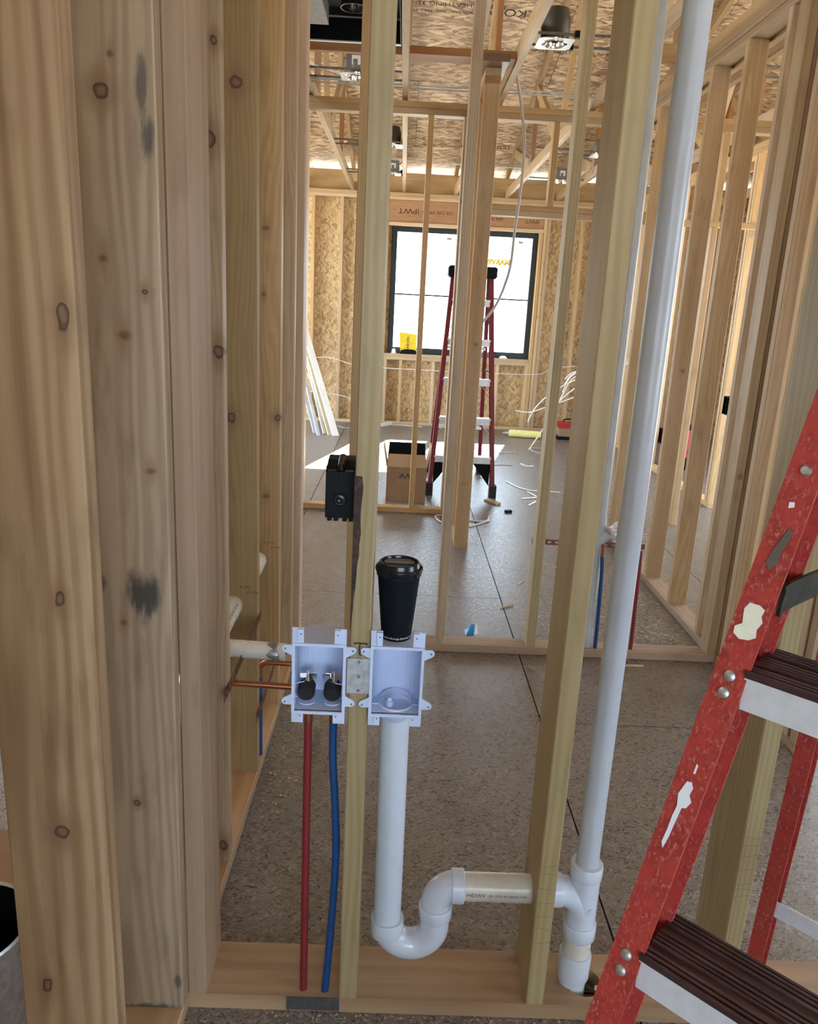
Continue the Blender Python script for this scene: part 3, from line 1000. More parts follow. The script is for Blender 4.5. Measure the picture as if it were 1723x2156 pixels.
CH = 0.089
for i in range(-3, 7):
    x = -0.045 + 0.61 * i
    if x > 4.15:
        continue
    lo = PLZ + 0.009
    if i in (-1, 0, 1, 2, 3, 4):
        board('bottom_chord', (x, -2.5, lo + CH / 2), (x, 9.95, lo + CH / 2), CH, T, (0, 0, 1), 'wood', ceiling)
    else:
        board('bottom_chord', (x, -2.5, lo + CH / 2), (x, 9.95, lo + CH / 2), CH, T, (0, 0, 1), 'wood_warm', ceiling)
    dz = CH / 2 * math.sqrt(1 + 0.26 ** 2) + 0.004
    board('top_chord', (x, 10.5, roof_z(10.5) - dz), (x, 3.0, roof_z(3.0) - dz), CH, T, (0, 0.26, 1), 'wood', ceiling)
    board('top_chord', (x, -2.5, roof_z(-2.5) - dz), (x, 2.98, roof_z(2.98) - dz), CH, T, (0, -0.26, 1), 'wood', ceiling)
    bz = lo + CH
    for yv in (8.08, 5.93):
        board('web', (x, yv, bz), (x, yv, roof_z(yv) - 2 * dz), CH, T, (0, 1, 0), 'wood_red', ceiling)
    board('web', (x, 6.85, bz), (x, 8.0, roof_z(8.0) - 2 * dz - 0.02), CH, T, (0, -1, 1), 'wood_warm', ceiling)
    board('web', (x, 8.2, bz + 0.02), (x, 9.3, roof_z(9.3) - 2 * dz), CH, T, (0, -1, 1), 'wood_warm', ceiling)
    board('web', (x, 6.7, bz), (x, 6.0, roof_z(6.0) - 2 * dz), CH, T, (0, 1, 1), 'wood_warm', ceiling)
    for s in (-1, 1):
        mb = MB()
        for (yc, zc, w, h) in ((8.08, bz + 0.01, 0.11, 0.15), (6.78, bz + 0.0, 0.13, 0.13), (8.06, roof_z(8.06) - dz - 0.05, 0.12, 0.12)):
            if s > 0 and yc > 8.07:
                continue
        MB().box((x + s * (T / 2 + 0.0012), 8.08, bz + 0.01), (0.0016, 0.09, 0.14)).build('gusset_plate', 'galv', ceiling)
        MB().box((x + s * (T / 2 + 0.0012), 6.78, bz), (0.0016, 0.14, 0.11)).build('gusset_plate', 'galv', ceiling)
# flat blocking between the chords
beam(ceiling, (-0.024, 4.62, PLZ + 0.02), (0.544, 4.76, PLZ + 0.058), 'wood_red', 'blocking')
beam(ceiling, (-0.634, 4.62, PLZ + 0.012), (-0.066, 4.66, PLZ + 0.15), 'wood_red', 'blocking')
beam(ceiling, (1.196, 4.5, PLZ + 0.012), (1.764, 4.54, PLZ + 0.1), 'wood', 'blocking')

# ---- window
win = struct('window_1', ((WX0 + WX1) / 2, FB, WZ0), 'black framed double window full of white daylight')
fw = 0.062
mb = MB()
mb.span((WX0, FB - 0.045, WZ0), (WX0 + fw, FB + 0.03, WZ1))
mb.span((WX1 - fw, FB - 0.045, WZ0), (WX1, FB + 0.03, WZ1))
mb.span((WX0 + fw, FB - 0.045, WZ0), (WX1 - fw, FB + 0.03, WZ0 + 0.075))
mb.span((WX0 + fw, FB - 0.045, WZ1 - fw), (WX1 - fw, FB + 0.03, WZ1))
mb.build('frame', 'win_black', win)
wm = (WX0 + WX1) / 2
MB().span((wm - 0.05, FB - 0.04, WZ0 + 0.075), (wm + 0.05, FB + 0.03, WZ1 - fw)).build('mullion', 'win_black', win)
for xa, xb in ((WX0 + fw, wm - 0.05), (wm + 0.05, WX1 - fw)):
    pane = MB().span((xa, FB - 0.003, WZ0 + 0.075), (xb, FB + 0.003, WZ1 - fw)).build('pane', 'glass', win)
    MB().span((xa, FB - 0.009, 1.590), (xb, FB - 0.003, 1.608)).build('glazing_bar', 'win_black', pane)
    if xa > wm:
        MB().span(((xa + xb) / 2 - 0.18, FB - 0.009, 1.608), ((xa + xb) / 2 - 0.163, FB - 0.003, WZ1 - fw)).build('glazing_bar', 'win_black', pane)
    lettering('IIIII', 0.035, frame_from((1, 0, 0), (0, 0, 1), (xb - 0.14, FB - 0.0045, WZ1 - fw - 0.05)), 'cable_grey', pane, sx=1.3, bold=0.003)
lettering('MARVIN', 0.085, frame_from((-1, 0, 0), (0, 0, 1), (1.13, FB - 0.0045, 2.03)), 'yellow', win, name='sticker_lettering', bold=0.006)
lettering('IPWT', 0.085, frame_from((-1, 0, 0), (0, 0, -1), (0.02, FY + 0.0185, 2.555)), 'ink', wall_far, sx=1.25)
lettering('LVL 2.0E 2900Fb', 0.05, frame_from((-1, 0, 0), (0, 0, -1), (0.36, FY + 0.0185, 2.55)), 'ink', wall_far, sx=1.1)
lettering('APA PRL ', 0.05, frame_from((-1, 0, 0), (0, 0, -1), (1.05, FY + 0.0185, 2.52)), 'ink', wall_far)
lettering('IPWT', 0.06, frame_from((-1, 0, 0), (0, 0, -1), (1.50, FY + 0.0185, 2.51)), 'ink', wall_far, sx=1.2)
# printing on the strand board
lettering('TOLKO', 0.14, frame_from((0, 0, 1), (-1, 0, 0), (1.98, FB + 0.0002, 0.55)), 'ink', wall_far)
lettering('716PRS', 0.10, frame_from((0, 0, 1), (-1, 0, 0), (2.02, FB + 0.0002, 2.0)), 'ink', wall_far)
lettering('STRENGTH AXIS THIS DIRECTION', 0.06, frame_from((0, 0, 1), (-1, 0, 0), (1.99, FB + 0.0002, 1.32)), 'ink', wall_far)
lettering('EXPOSURE 1  SPACE 1/8 in.', 0.05, frame_from((0, 0, 1), (-1, 0, 0), (2.07, FB + 0.0002, 1.32)), 'ink', wall_far)


def roof_text(body, size, x, y, flip=True, sx=1.0):
    d = -1 if flip else 1
    p = V((x, y, roof_z(y) - 0.0015))
    lettering(body, size, frame_from((d, 0, 0), (0, -d * 1.0, d * 0.26), p), 'ink', ceiling, sx=sx)


# seen from below: local X to the left and local Y up the slope makes it read upside down
roof_text('RATED SHEATHING 32/16', 0.07, 0.32, 7.08)
roof_text('SIZED FOR SPACING  MILL 716', 0.05, 0.28, 7.17)
roof_text('APA', 0.09, 0.56, 7.14)
roof_text('TOLKO', 0.13, 0.93, 7.14)
roof_text('RATED SHEATHING EXPOSURE 1', 0.06, 1.10, 7.62)
roof_text('716 PS 2-18', 0.06, 1.62, 7.62)
roof_text('STRENGTH AXIS THIS DIRECTION', 0.06, 0.38, 9.44)
roof_text('TOLKO', 0.10, 0.96, 9.40)
roof_text('TOLKO', 0.10, 2.0, 9.38)
roof_text('RATED SHEATHING', 0.06, 1.6, 9.35)
# printing on the floor sheets
lettering('Weyerhaeuser', 0.052, frame_from((0, 1, 0), (-1, 0, 0), (-0.235, 2.34, 0.0006)), 'ink_soft', floor)
lettering('EDGE GOLD', 0.052, frame_from((0, 1, 0), (-1, 0, 0), (-0.165, 2.36, 0.0006)), 'ink_soft', floor)
lettering('4', 0.045, frame_from((1, 0, 0), (0, 1, 0), (-0.355, 1.845, 0.0006)), 'ink_soft', floor)
lettering('3', 0.045, frame_from((1, 0, 0), (0, 1, 0), (-0.31, 1.845, 0.0006)), 'ink_soft', floor)
mb = MB()
for (x, y, w) in ((0.2, 2.35, 0.045), (0.205, 2.2, 0.045), (0.212, 2.09, 0.04), (0.27, 1.98, 0.012), (0.235, 1.85, 0.03), (-0.33, 1.70, 0.03), (-0.31, 2.08, 0.03), (-0.27, 2.30, 0.03), (0.75, 2.0, 0.03), (0.74, 1.80, 0.035), (0.9, 2.25, 0.03), (-0.08, 1.75, 0.02)):
    mb.add([(x - w / 2, y, 0.0006), (x + w / 2, y - 0.002, 0.0006), (x + w / 2, y + 0.003, 0.0006), (x - w / 2, y + 0.004, 0.0006)], [(0, 1, 2, 3)])
mb.build('ink_marks', 'ink', floor)

# ================================================================== THINGS
PY = 1.410            # plane of the laundry plumbing


def arc(c, r, a0, a1, n=14, plane='xz'):
    out = []
    for i in range(n + 1):
        a = a0 + (a1 - a0) * i / n
        if plane == 'xz':
            out.append(V((c[0] + r * math.cos(a), c[1], c[2] + r * math.sin(a))))
        else:
            out.append(V((c[0] + r * math.cos(a), c[1] + r * math.sin(a), c[2])))
    return out


def sleeve(mb, p, q, r, r_in=None):
    """short pipe hub with an eased lip"""
    p, q = V(p), V(q)
    d = q - p
    pts = [p, p + d * 0.06, p + d * 0.94, q]
    mb.tube(pts, r, 28, True, True, radii=[r - 0.0012, r, r, r - 0.0012])
    return mb


# ---- laundry drain: standpipe, trap, arm, tee and vent
dr = thing('laundry_drain', 'white plastic standpipe with curved trap and tall vent pipe beside the red ladder', 'drain pipe', (0.2, PY, 0.038))
R2 = 0.0298
MB().tube([(0.0215, PY, 0.690), (0.0265, PY, 0.160)], R2, 32).build('standpipe', 'pvc', dr)
mb = MB()
bend = [V((0.0270, PY, 0.186))] + arc((0.0785, PY, 0.172), 0.0515, PI, 2 * PI, 18) + [V((0.130, PY, 0.200))]
mb.tube(bend, 0.0318, 30)
sleeve(mb, (0.0270, PY, 0.150), (0.0266, PY, 0.188), 0.0362)
mb.build('trap_bend', 'pvc', dr)
mb = MB()
sleeve(mb, (0.130, PY, 0.196), (0.1295, PY, 0.226), 0.0362)
mb.tube([V((0.130, PY, 0.215))] + arc((0.172, PY, 0.2310), 0.0425, PI, PI / 2, 14) + [V((0.180, PY, 0.2735))], 0.0318, 30)
sleeve(mb, (0.160, PY, 0.2735), (0.187, PY, 0.2735), 0.0362)
mb.build('trap_elbow', 'pvc', dr)
arm = MB().tube([(0.178, PY, 0.2735), (0.384, PY, 0.2735)], R2, 32).build('trap_arm', 'pvc_cream', dr)


def on_pipe(v, r=R2 + 0.0004, a0=math.radians(3)):
    a = a0 + v.y / r
    return V((v.x, -r * math.cos(a), r * math.sin(a)))


lettering('IPE', 0.0085, M.Translation(V((0.1965, PY, 0.2735))), 'ink', arm, sx=1.1, warp=on_pipe)
lettering('DWV', 0.0125, M.Translation(V((0.2165, PY, 0.2735))), 'ink', arm, sx=1.0, warp=on_pipe)
lettering('IPS SCH 40 SERIES NSF', 0.0078, M.Translation(V((0.279, PY, 0.2735))), 'ink', arm, sx=1.08, warp=on_pipe)
mb = MB()
TX = 0.447
mb.tube([(TX, PY, 0.165), (TX, PY, 0.338)], 0.0318, 30)
sleeve(mb, (TX, PY, 0.312), (TX, PY, 0.345), 0.0345)
sleeve(mb, (TX, PY, 0.160), (TX, PY, 0.196), 0.0358)
mb.tube([V((0.376, PY, 0.2735)), V((0.392, PY, 0.2735))] + [V((0.392 + 0.055 * math.sin(a), PY, 0.2185 + 0.055 * math.cos(a))) for a in [i * PI / 2 / 8 for i in range(9)]], 0.0318, 28)
sleeve(mb, (0.374, PY, 0.2735), (0.398, PY, 0.2735), 0.0358)
mb.tube([(TX + 0.012, PY - 0.0305, 0.243), (TX + 0.012, PY - 0.0325, 0.243)], 0.0085, 20)
mb.build('sanitary_tee', 'pvc', dr)
MB().tube([(TX, PY, 0.325), (TX + 0.004, PY, 2.70)], 0.0236, 32).build('vent_pipe', 'pvc_vent', dr)
MB().tube([(TX, PY, 0.170), (TX - 0.001, PY, 0.090)], R2, 30).build('drop_pipe', 'pvc_cream', dr)
mb = MB()
sleeve(mb, (TX - 0.001, PY, 0.116), (TX - 0.002, PY, 0.052), 0.0352)
mb.tube([(TX - 0.002, PY, 0.056), (TX - 0.002, PY, 0.0)], 0.030, 24)
mb.build('coupling', 'pvc', dr)

# ---- outlet boxes
BY = 1.3375


def round_plan(w, d, r, n=6):
    """plan outline: open front at y=0, rounded back corners at y=d"""
    h = w / 2
    pts = [(-h, 0.0)]
    for i in range(n + 1):
        a = PI - i * (PI / 2) / n
        pts.append((-h + r + r * math.cos(a), d - r + r * math.sin(a)))
    for i in range(n + 1):
        a = PI / 2 - i * (PI / 2) / n
        pts.append((h - r + r * math.cos(a), d - r + r * math.sin(a)))
    pts.append((h, 0.0))
    return pts


def outlet_box(xc, z0, z1, label):
    t = thing('outlet_box', label, 'outlet box', (xc, BY + 0.04, z0))
    w = 0.096
    mb = MB()
    th = 0.0025
    po, pi_ = round_plan(w, 0.088, 0.038), round_plan(w - 2 * th, 0.088 - th, 0.036)
    n = len(po)
    vs = [(xc + x, BY + y, z) for z in (z0, z1) for x, y in po] + [(xc + x, BY + y, z) for z in (z0 + th, z1 - th) for x, y in pi_]
    fs = []
    for i in range(n - 1):
        fs.append((i, i + 1, n + i + 1, n + i))
        fs.append((2 * n + i, 3 * n + i, 3 * n + i + 1, 2 * n + i + 1))
    fs += [tuple(range(n - 1, -1, -1)), tuple(range(n, 2 * n)), tuple(range(2 * n, 3 * n)), tuple(range(4 * n - 1, 3 * n - 1, -1))]
    # rim of the open front
    fs += [(0, n, 3 * n, 2 * n), (n - 1, 3 * n - 1, 4 * n - 1, 2 * n - 1), (0, 2 * n, 3 * n - 1, n - 1), (n, 2 * n - 1, 4 * n - 1, 3 * n)]
    mb.add(vs, fs)
    mb.build('shell', 'box_white', t, origin=(xc, BY, z0))
    mb = MB()
    h, e = w / 2 + 0.0025, 0.0055
    for (a, b, c, d) in ((-h, -h + e, z0 - 0.003, z1 + 0.001), (h - e, h, z0 - 0.003, z1 + 0.001), (-h + e, h - e, z0 - 0.003, z0 + 0.0025), (-h + e, h - e, z1 - 0.0045, z1 + 0.001)):
        mb.span((xc + a, BY - 0.004, c), (xc + b, BY + 0.003, d))
    mb.build('front_frame', 'box_white', t)
    for sx in (-1, 1):
        for top in (1, 0):
            za, zb = (z1 + 0.0005, z1 + 0.031) if top else (z0 - 0.0225, z0 - 0.003)
            xa, xb = sorted((xc + sx * h, xc + sx * (h - 0.022)))
            mb = MB()
            mb.span((xa, BY - 0.001, za), (xb, BY + 0.002, zb))
            xi, xj = sorted((xc + sx * (h - 0.022), xc + sx * (h - 0.011)))
            zc, zd = (za + 0.003, zb - 0.001) if top else (za + 0.006, zb)
            mb.span((xi, BY - 0.006, zc), (xj, BY - 0.001, zd))
            tb = mb.build('mounting_tab', 'box_white', t)
            yy = BY - 0.0062
            MB().tube([((xi + xj) / 2, yy, (zc + zd) / 2 + 0.004), ((xi + xj) / 2, yy + 0.0015, (zc + zd) / 2 + 0.004)], 0.0013, 10).build('nail_hole', 'black', tb)
            # side ear
            zr = (z1 - 0.004) if top else (z0 + 0.036)
            px = xc + sx * h
            flip = 1 if top else -1
            poly = [(0, 0), (0.013, 0), (0.0175, -0.0025), (0.0190, -0.0065), (0.0178, -0.0105), (0.0145, -0.0135), (0, -0.0215)]
            poly = [(x, y * flip) for x, y in poly]
            zz = zr if top else zr - 0.0215
            mwx = frame_from((sx, 0, 0), (0, 0, 1), (px, BY - 0.0015, zz))
            me_ = MB().prism(poly, 0.0030 * (1 if sx < 0 else -1), mwx).build('mounting_ear', 'box_white', t)
            hp = mwx @ V((0.0125, -0.0065 * flip, 0))
            MB().tube([(hp.x, BY - 0.0048, hp.z), (hp.x, BY - 0.003, hp.z)], 0.0017, 10).build('nail_hole', 'galv_dark', me_)
    return t


bx = outlet_box(-0.1262, 0.716, 0.857, 'white valve outlet box with two black capped faucets, red and blue tubes below')
# two valves
for vx in (-0.1515, -0.1020):
    lever = 1 if vx < -0.13 else -1
    mb = MB()
    mb.tube([(vx, 1.374, 0.700), (vx, 1.374, 0.765)], 0.0085, 18)
    mb.lathe([(0.0, 0.778), (0.0048, 0.778), (0.0055, 0.770), (0.0085, 0.758), (0.0095, 0.750), (0.0, 0.750)], M.Translation(V((vx + 0.002, 1.372, 0))), 18)
    vb = mb.build('valve', 'chrome', bx)
    mb = MB()
    m = frame_from((1, 0.12 * lever, 0), (0, 0, 1), (vx + 0.002, 1.370, 0.776))
    mb.box(None, (0.031, 0.009, 0.002), m)
    mb.box(None, (0.014, 0.010, 0.0025), frame_from((1, 0.25 * lever, 0), (0, -0.35, 1), (vx + 0.012 * lever, 1.3675, 0.7745)))
    mb.tube([(vx + 0.002, 1.372, 0.772), (vx + 0.002, 1.372, 0.783)], 0.0042, 12)
    mb.build('lever', 'chrome', vb)
    mb = MB()
    ax = V((0, -1, -0.30)).normalized()
    c0 = V((vx, 1.382, 0.7535))
    prof_r = 0.0158
    seg = 48
    pts = [c0, c0 + ax * 0.004, c0 + ax * 0.030, c0 + ax * 0.033]
    mb.tube(pts, prof_r, seg, True, True, radii=[prof_r - 0.002, prof_r, prof_r, prof_r - 0.0015])
    cap = mb.build('black_cap', 'rubber', vb)
    mb = MB()
    side = V((1, 0, 0))
    upv = ax.cross(side)
    for k in range(28):
        a = 2 * PI * k / 28
        rv = side * math.cos(a) + upv * math.sin(a)
        mb.tube([c0 + ax * 0.005 + rv * prof_r, c0 + ax * 0.029 + rv * prof_r], 0.0009, 5, True, False)
    mb.build('grip_ridges', 'rubber', cap)
    mb = MB()
    mb.tube([(vx, 1.374, 0.716), (vx, 1.374, 0.721)], 0.0165, 28)
    mb.build('collar', 'box_white', vb)
    hk = -lever
    wire('cap_strap', [(vx + hk * 0.0 - 0.004, 1.366, 0.764), (vx + hk * 0.019, 1.360, 0.763), (vx + hk * 0.0205, 1.357, 0.758), (vx + hk * 0.0205, 1.356, 0.740), (vx + hk * 0.018, 1.356, 0.736)], 0.0011, 'box_white', vb, 6, 4)
    mb = MB()
    mb.tube([(vx + 0.003, 1.374, 0.700), (vx + 0.003, 1.374, 0.686)], 0.0072, 16)
    mb.build('brass_stub', 'galv', vb)

bx2 = outlet_box(0.0198, 0.716, 0.857, 'white empty drain outlet box under the black coffee cup')
mb = MB()
mwr = M.Translation(V((0.0215, 1.376, 0.7186)))
mb.lathe([(0.0285, 0.0), (0.0285, 0.0035), (0.0305, 0.0040), (0.0318, 0.0030), (0.0318, 0.0)], mwr, 40)
mb.build('drain_ring', 'clear_ring', bx2)
mb = MB()
mb.lathe([(0.0, 0.0195), (0.0042, 0.0195), (0.0046, 0.013), (0.0046, 0.012), (0.0072, 0.0115), (0.0074, 0.0), (0.0, 0.0)], M.Translation(V((0.0095, 1.366, 0.719))), 20)
mb.build('test_plug', 'box_white', bx2)
for xa, xb in ((-0.0245, -0.0115), (0.0545, 0.0665)):
    MB().span((xa, 1.3725, 0.7185), (xb, 1.3745, 0.7205)).build('locating_ridge', 'box_white', bx2)
mb = MB()
mb.tube([(0.0214, 1.392, 0.716), (0.0214, 1.404, 0.6915)], 0.033, 28)
mb.build('spigot', 'box_white', bx2)

# zinc guard plate on the stud between the boxes
gp = thing('guard_plate', 'galvanized steel guard plate nailed to the stud between the white boxes', 'metal plate', (-0.0515, NY0 - 0.001, 0.757))
MB().span((-0.0735, NY0 - 0.0022, 0.757), (-0.0300, NY0 - 0.0006, 0.829)).build('plate', 'galv', gp)
for z in (0.822, 0.792, 0.763):
    MB().lathe([(0.0, 0.0016), (0.0022, 0.0012), (0.0028, 0.0)], frame_from((1, 0, 0), (0, 0, 1), (-0.0515, NY0 - 0.0022, z)), 12).build('screw', 'galv_dark', gp)
# zinc plate low on the bottom plate
ng = MB().span((-0.181, NY0 - 0.0022, 0.004), (-0.068, NY0 - 0.0006, 0.0375)).build('guard_plate', 'galv_dark')
tag(ng, 'zinc guard plate low on the bottom plate below the red and blue tubes', 'metal plate')
tw = MB()
tw.tube(smooth_pts([(-0.061, NY0 - 0.006, 0.859), (-0.0595, NY0 - 0.006, 0.8615), (-0.040, NY0 - 0.006, 0.861), (-0.0375, NY0 - 0.006, 0.859)]), 0.0009, 6)
tw.tube(smooth_pts([(-0.0505, NY0 - 0.008, 0.861), (-0.0515, NY0 - 0.008, 0.850), (-0.0495, NY0 - 0.009, 0.846), (-0.0515, NY0 - 0.008, 0.842), (-0.048, NY0 - 0.009, 0.838)]), 0.0009, 6)
tag(tw.build('tie_wire', 'black'), 'short black tie wire twisted between the ears of the two white boxes', 'wire')

# ---- supply tubes
t = thing('supply_tube', 'straight red supply tube running down from the valve box to the bottom plate', 'water tube', (-0.148, 1.362, T))
MB().tube([(-0.1485, 1.3735, 0.690), (-0.1485, 1.372, 0.55), (-0.1480, 1.366, 0.2), (-0.1475, 1.362, 0.034)], 0.0079, 16).build('tube', 'pex_red', t)
MB().tube([(-0.1485, 1.3735, 0.697), (-0.1485, 1.3735, 0.676)], 0.0090, 16).build('crimp_ring', 'copper', t)
t = thing('supply_tube', 'slightly bowed blue supply tube running down from the valve box to the bottom plate', 'water tube', (-0.1, 1.36, T))
MB().tube(smooth_pts([(-0.0990, 1.3735, 0.690), (-0.0985, 1.373, 0.60), (-0.0900, 1.372, 0.47), (-0.0865, 1.370, 0.38), (-0.0900, 1.366, 0.24), (-0.0960, 1.362, 0.12), (-0.1010, 1.360, 0.034)], 8), 0.0079, 16).build('tube', 'pex_blue', t)
MB().tube([(-0.0990, 1.3735, 0.697), (-0.0990, 1.3735, 0.676)], 0.0090, 16).build('crimp_ring', 'copper', t)

# ---- coffee cup
CC = V((0.0158, 1.386, 0.8575))
cup = thing('coffee_cup', 'tall black paper coffee cup with black lid on the white drain box', 'cup', CC)
mb = MB()
mb.lathe([(0.0, 0.004), (0.0262, 0.004), (0.0270, 0.0), (0.0282, 0.0), (0.0405, 0.132), (0.0418, 0.1335), (0.0418, 0.1365), (0.0400, 0.137), (0.0, 0.137)], M.Translation(CC), 56)
body = mb.build('cup_body', 'black_matt', cup, origin=CC)
mb = MB()
mb.lathe([(0.0400, 0.1260), (0.0422, 0.1270), (0.0430, 0.1330), (0.0446, 0.1360), (0.0452, 0.1385), (0.0446, 0.1420), (0.0425, 0.1432), (0.0405, 0.1405), (0.0393, 0.1420), (0.0385, 0.1490), (0.0378, 0.1512), (0.0360, 0.1520), (0.0340, 0.1508), (0.0330, 0.1472), (0.0, 0.1468)], M.Translation(CC), 64)
lid = mb.build('lid', 'black_gloss', cup, origin=CC)
mb = MB()
mb.prism([(-0.027, -0.006), (0.027, -0.006), (0.030, 0.006), (0.020, 0.022), (-0.020, 0.022), (-0.030, 0.006)], 0.0024, M.Translation(CC + V((0, 0.001, 0.1468))))
mb.build('raised_panel', 'black_gloss', lid)
MB().tube([CC + V((0.0, -0.0265, 0.1466)), CC + V((0.0, -0.0265, 0.1476))], 0.004, 14).build('sip_hole', 'black', lid)
lettering('SIP WITH CARE', 0.0065, M.Translation(CC + V((0, 0.010, 0.1495))), 'ink_soft', lid)


def on_cup(v, r=0.0288, a0=-PI / 2 + 0.12):
    a = a0 + v.x / r
    rr = r + 0.0004 + (v.y) * 0.093
    return V((rr * math.cos(a), rr * math.sin(a), 0.0066 + v.y))


lettering('Caution: Beverage Extremely Hot', 0.0056, M.Translation(CC), 'white_ink', body, sx=0.86, warp=on_cup)

# ---- black electrical box on the middle stud
eb = thing('electrical_box', 'black plastic electrical box nailed to the stud above the white valve box', 'electrical box', (-0.098, 1.43, 1.085))
x0, x1, y0, y1, z0, z1 = -0.1265, -0.0722, 1.392, 1.474, 1.083, 1.183
mb = MB()
prof = [(y0, z0 + 0.004), (y0, z1 - 0.010), (y0 + 0.012, z1 - 0.002), (y0 + 0.020, z1 - 0.006), (y0 + 0.05, z1 + 0.003), (y1, z1 + 0.006), (y1, z0 - 0.002), (y0 + 0.01, z0)]
vs = [(x, y, z) for x in (x0, x1) for y, z in prof]
n = len(prof)
mb.add(vs, [tuple(range(n)), tuple(range(2 * n - 1, n - 1, -1))] + [(i, n + i, n + (i + 1) % n, (i + 1) % n) for i in range(n)])
mb.build('box_body', 'black', eb)
xm = (x0 + x1) / 2
mb = MB()
mb.lathe([(0.0, 0.0), (0.004, 0.0012), (0.0065, 0.0), (0.0105, 0.0004), (0.0118, 0.0016), (0.013, 0.0004), (0.0, -0.0005)], frame_from((1, 0, 0), (0, 0, 1), (xm, y0 - 0.0004, 1.121)), 28)
mb.build('knockout', 'black_gloss', eb)
mb = MB()
mb.tube([(xm, y0 + 0.001, z1 - 0.022), (xm, y0 + 0.010, z1 - 0.002), (xm, y0 + 0.055, z1 + 0.006)], 0.0065, 14, True, True, radii=[0.003, 0.007, 0.008])
for dx in (-0.016, 0.016):
    mb.span((xm + dx - 0.008, y0 + 0.001, z1 - 0.011), (xm + dx + 0.008, y0 + 0.012, z1 - 0.006))
mb.build('cable_clamp', 'black_gloss', eb)
mb = MB()
for dx in (-0.019, -0.007, 0.009, 0.021):
    mb.span((xm + dx - 0.004, y0 - 0.0005, z0 - 0.003), (xm + dx + 0.004, y0 + 0.02, z0 + 0.006))
mb.build('bottom_tab', 'black', eb)

# ---- sink rough-in on the left wall
t = thing('drain_stub', 'cream plastic drain stub with silver tape on its end, left of the valve box', 'pipe', (-0.36, 1.93, 0.53))
MB().tube([(-0.46, 1.93, 0.5615), (-0.272, 1.93, 0.5555)], 0.0242, 28).build('pipe', 'pvc_cream', t)
mb = MB()
random.seed(11)
seg, rings_ = 18, 7
vs = []
for i in range(rings_):
    f = i / (rings_ - 1)
    for k in range(seg):
        a = 2 * PI * k / seg
        jag = (0.022 * abs(math.sin(2.5 * a)) if i == 0 else 0.004 * random.random())
        r = 0.0256 + (0.010 * random.random() * f) - (0.02 * f * f)
        vs.append((-0.300 - jag + 0.034 * f, 1.93 + r * math.cos(a), 0.5565 + r * math.sin(a) - 0.004 * f))
fs = [(i * seg + k, i * seg + (k + 1) % seg, (i + 1) * seg + (k + 1) % seg, (i + 1) * seg + k) for i in range(rings_ - 1) for k in range(seg)]
fs.append(tuple((rings_ - 1) * seg + k for k in range(seg)))
mb.add(vs, fs)
mb.build('tape_wrap', 'tape', t)
o = MB().tube([(-0.40, 1.82, 0.5165), (-0.235, 1.82, 0.5115)], 0.0082, 18).build('copper_stub', 'copper')
tag(o, 'straight copper stub reaching from the left wall strap to the valve box', 'pipe')
t = thing('copper_stub', 'bent copper stub rising from a blue tube behind the silver taped pipe', 'pipe', (-0.39, 2.25, 0.04))
MB().tube([V((-0.398, 2.25, 0.305))] + [V((-0.372 - 0.026 * math.cos(a), 2.25, 0.340 + 0.026 * math.sin(a))) for a in [i * PI / 2 / 8 for i in range(9)]] + [V((-0.285, 2.25, 0.364))], 0.0082, 16).build('copper_elbow', 'copper', t)
MB().tube([(-0.398, 2.25, T), (-0.398, 2.25, 0.315)], 0.0085, 16).build('blue_tube', 'pex_blue', t)


def strap(name, p, q, up, label, h=0.024, th=0.0016):
    """perforated bar between p and q"""
    p, q = V(p), V(q)
    d = (q - p)
    L = d.length
    m = frame_from(d, up, p)
    mb = MB()
    e = 0.007
    mb.box(None, (L, e, th), m @ M.Translation(V((L / 2, h / 2 - e / 2, 0))))
    mb.box(None, (L, e, th), m @ M.Translation(V((L / 2, -h / 2 + e / 2, 0))))
    n = int(L / 0.030)
    for i in range(n + 1):
        mb.box(None, (0.016, h - 2 * e + 0.002, th), m @ M.Translation(V((min(L - 0.008, max(0.008, i * L / n)), 0, 0))))
    o = mb.build(name, 'copper_strap')
    tag(o, label, 'pipe strap')
    return o


strap('pipe_strap', (-0.3865, 1.70, 0.536), (-0.3865, 2.21, 0.548), (0, 0, 1), 'upper perforated copper strap across the left wall studs, behind the cream stub')
strap('pipe_strap', (-0.3865, 2.13, 0.236), (-0.3865, 2.62, 0.256), (0, 0, 1), 'lower perforated copper strap across the left wall studs, below the bent copper pipe')
t = thing('vent_pipe', 'white printed vent pipe passing through the left wall studs', 'pipe', (-0.462, 2.2, 0.56))
vp = MB().tube([(-0.462, 1.50, 0.590), (-0.462, 2.572, 0.593)], 0.0302, 28).build('pipe', 'pvc_cream', t)


def on_vent(v, r=0.0306, a0=math.radians(40)):
    a = a0 + v.y / r
    return V((r * math.cos(a), v.x, r * math.sin(a)))


lettering('SERIES 3000 PVC  SCH 40', 0.012, M.Translation(V((-0.462, 2.05, 0.5916))), 'ink', vp, warp=on_vent)
for (x, y, z, s) in ((-0.405, 2.1545, 0.650, 0.013), (-0.405, 2.5795, 0.655, 0.013)):
    lettering('A 173', s, frame_from((1, 0, 0), (0, 0, 1), (x - 0.02, y, z)), 'ink', wall_left)
    lettering('HF STUD', s * 0.7, frame_from((1, 0, 0), (0, 0, 1), (x + 0.002, y, z - 0.016)), 'ink', wall_left)
lettering('0-2.5', 0.02, frame_from((1, 0, 0), (0, 0, 1), (0.436, 4.7175, 0.42)), 'ink_soft', wall_centre)

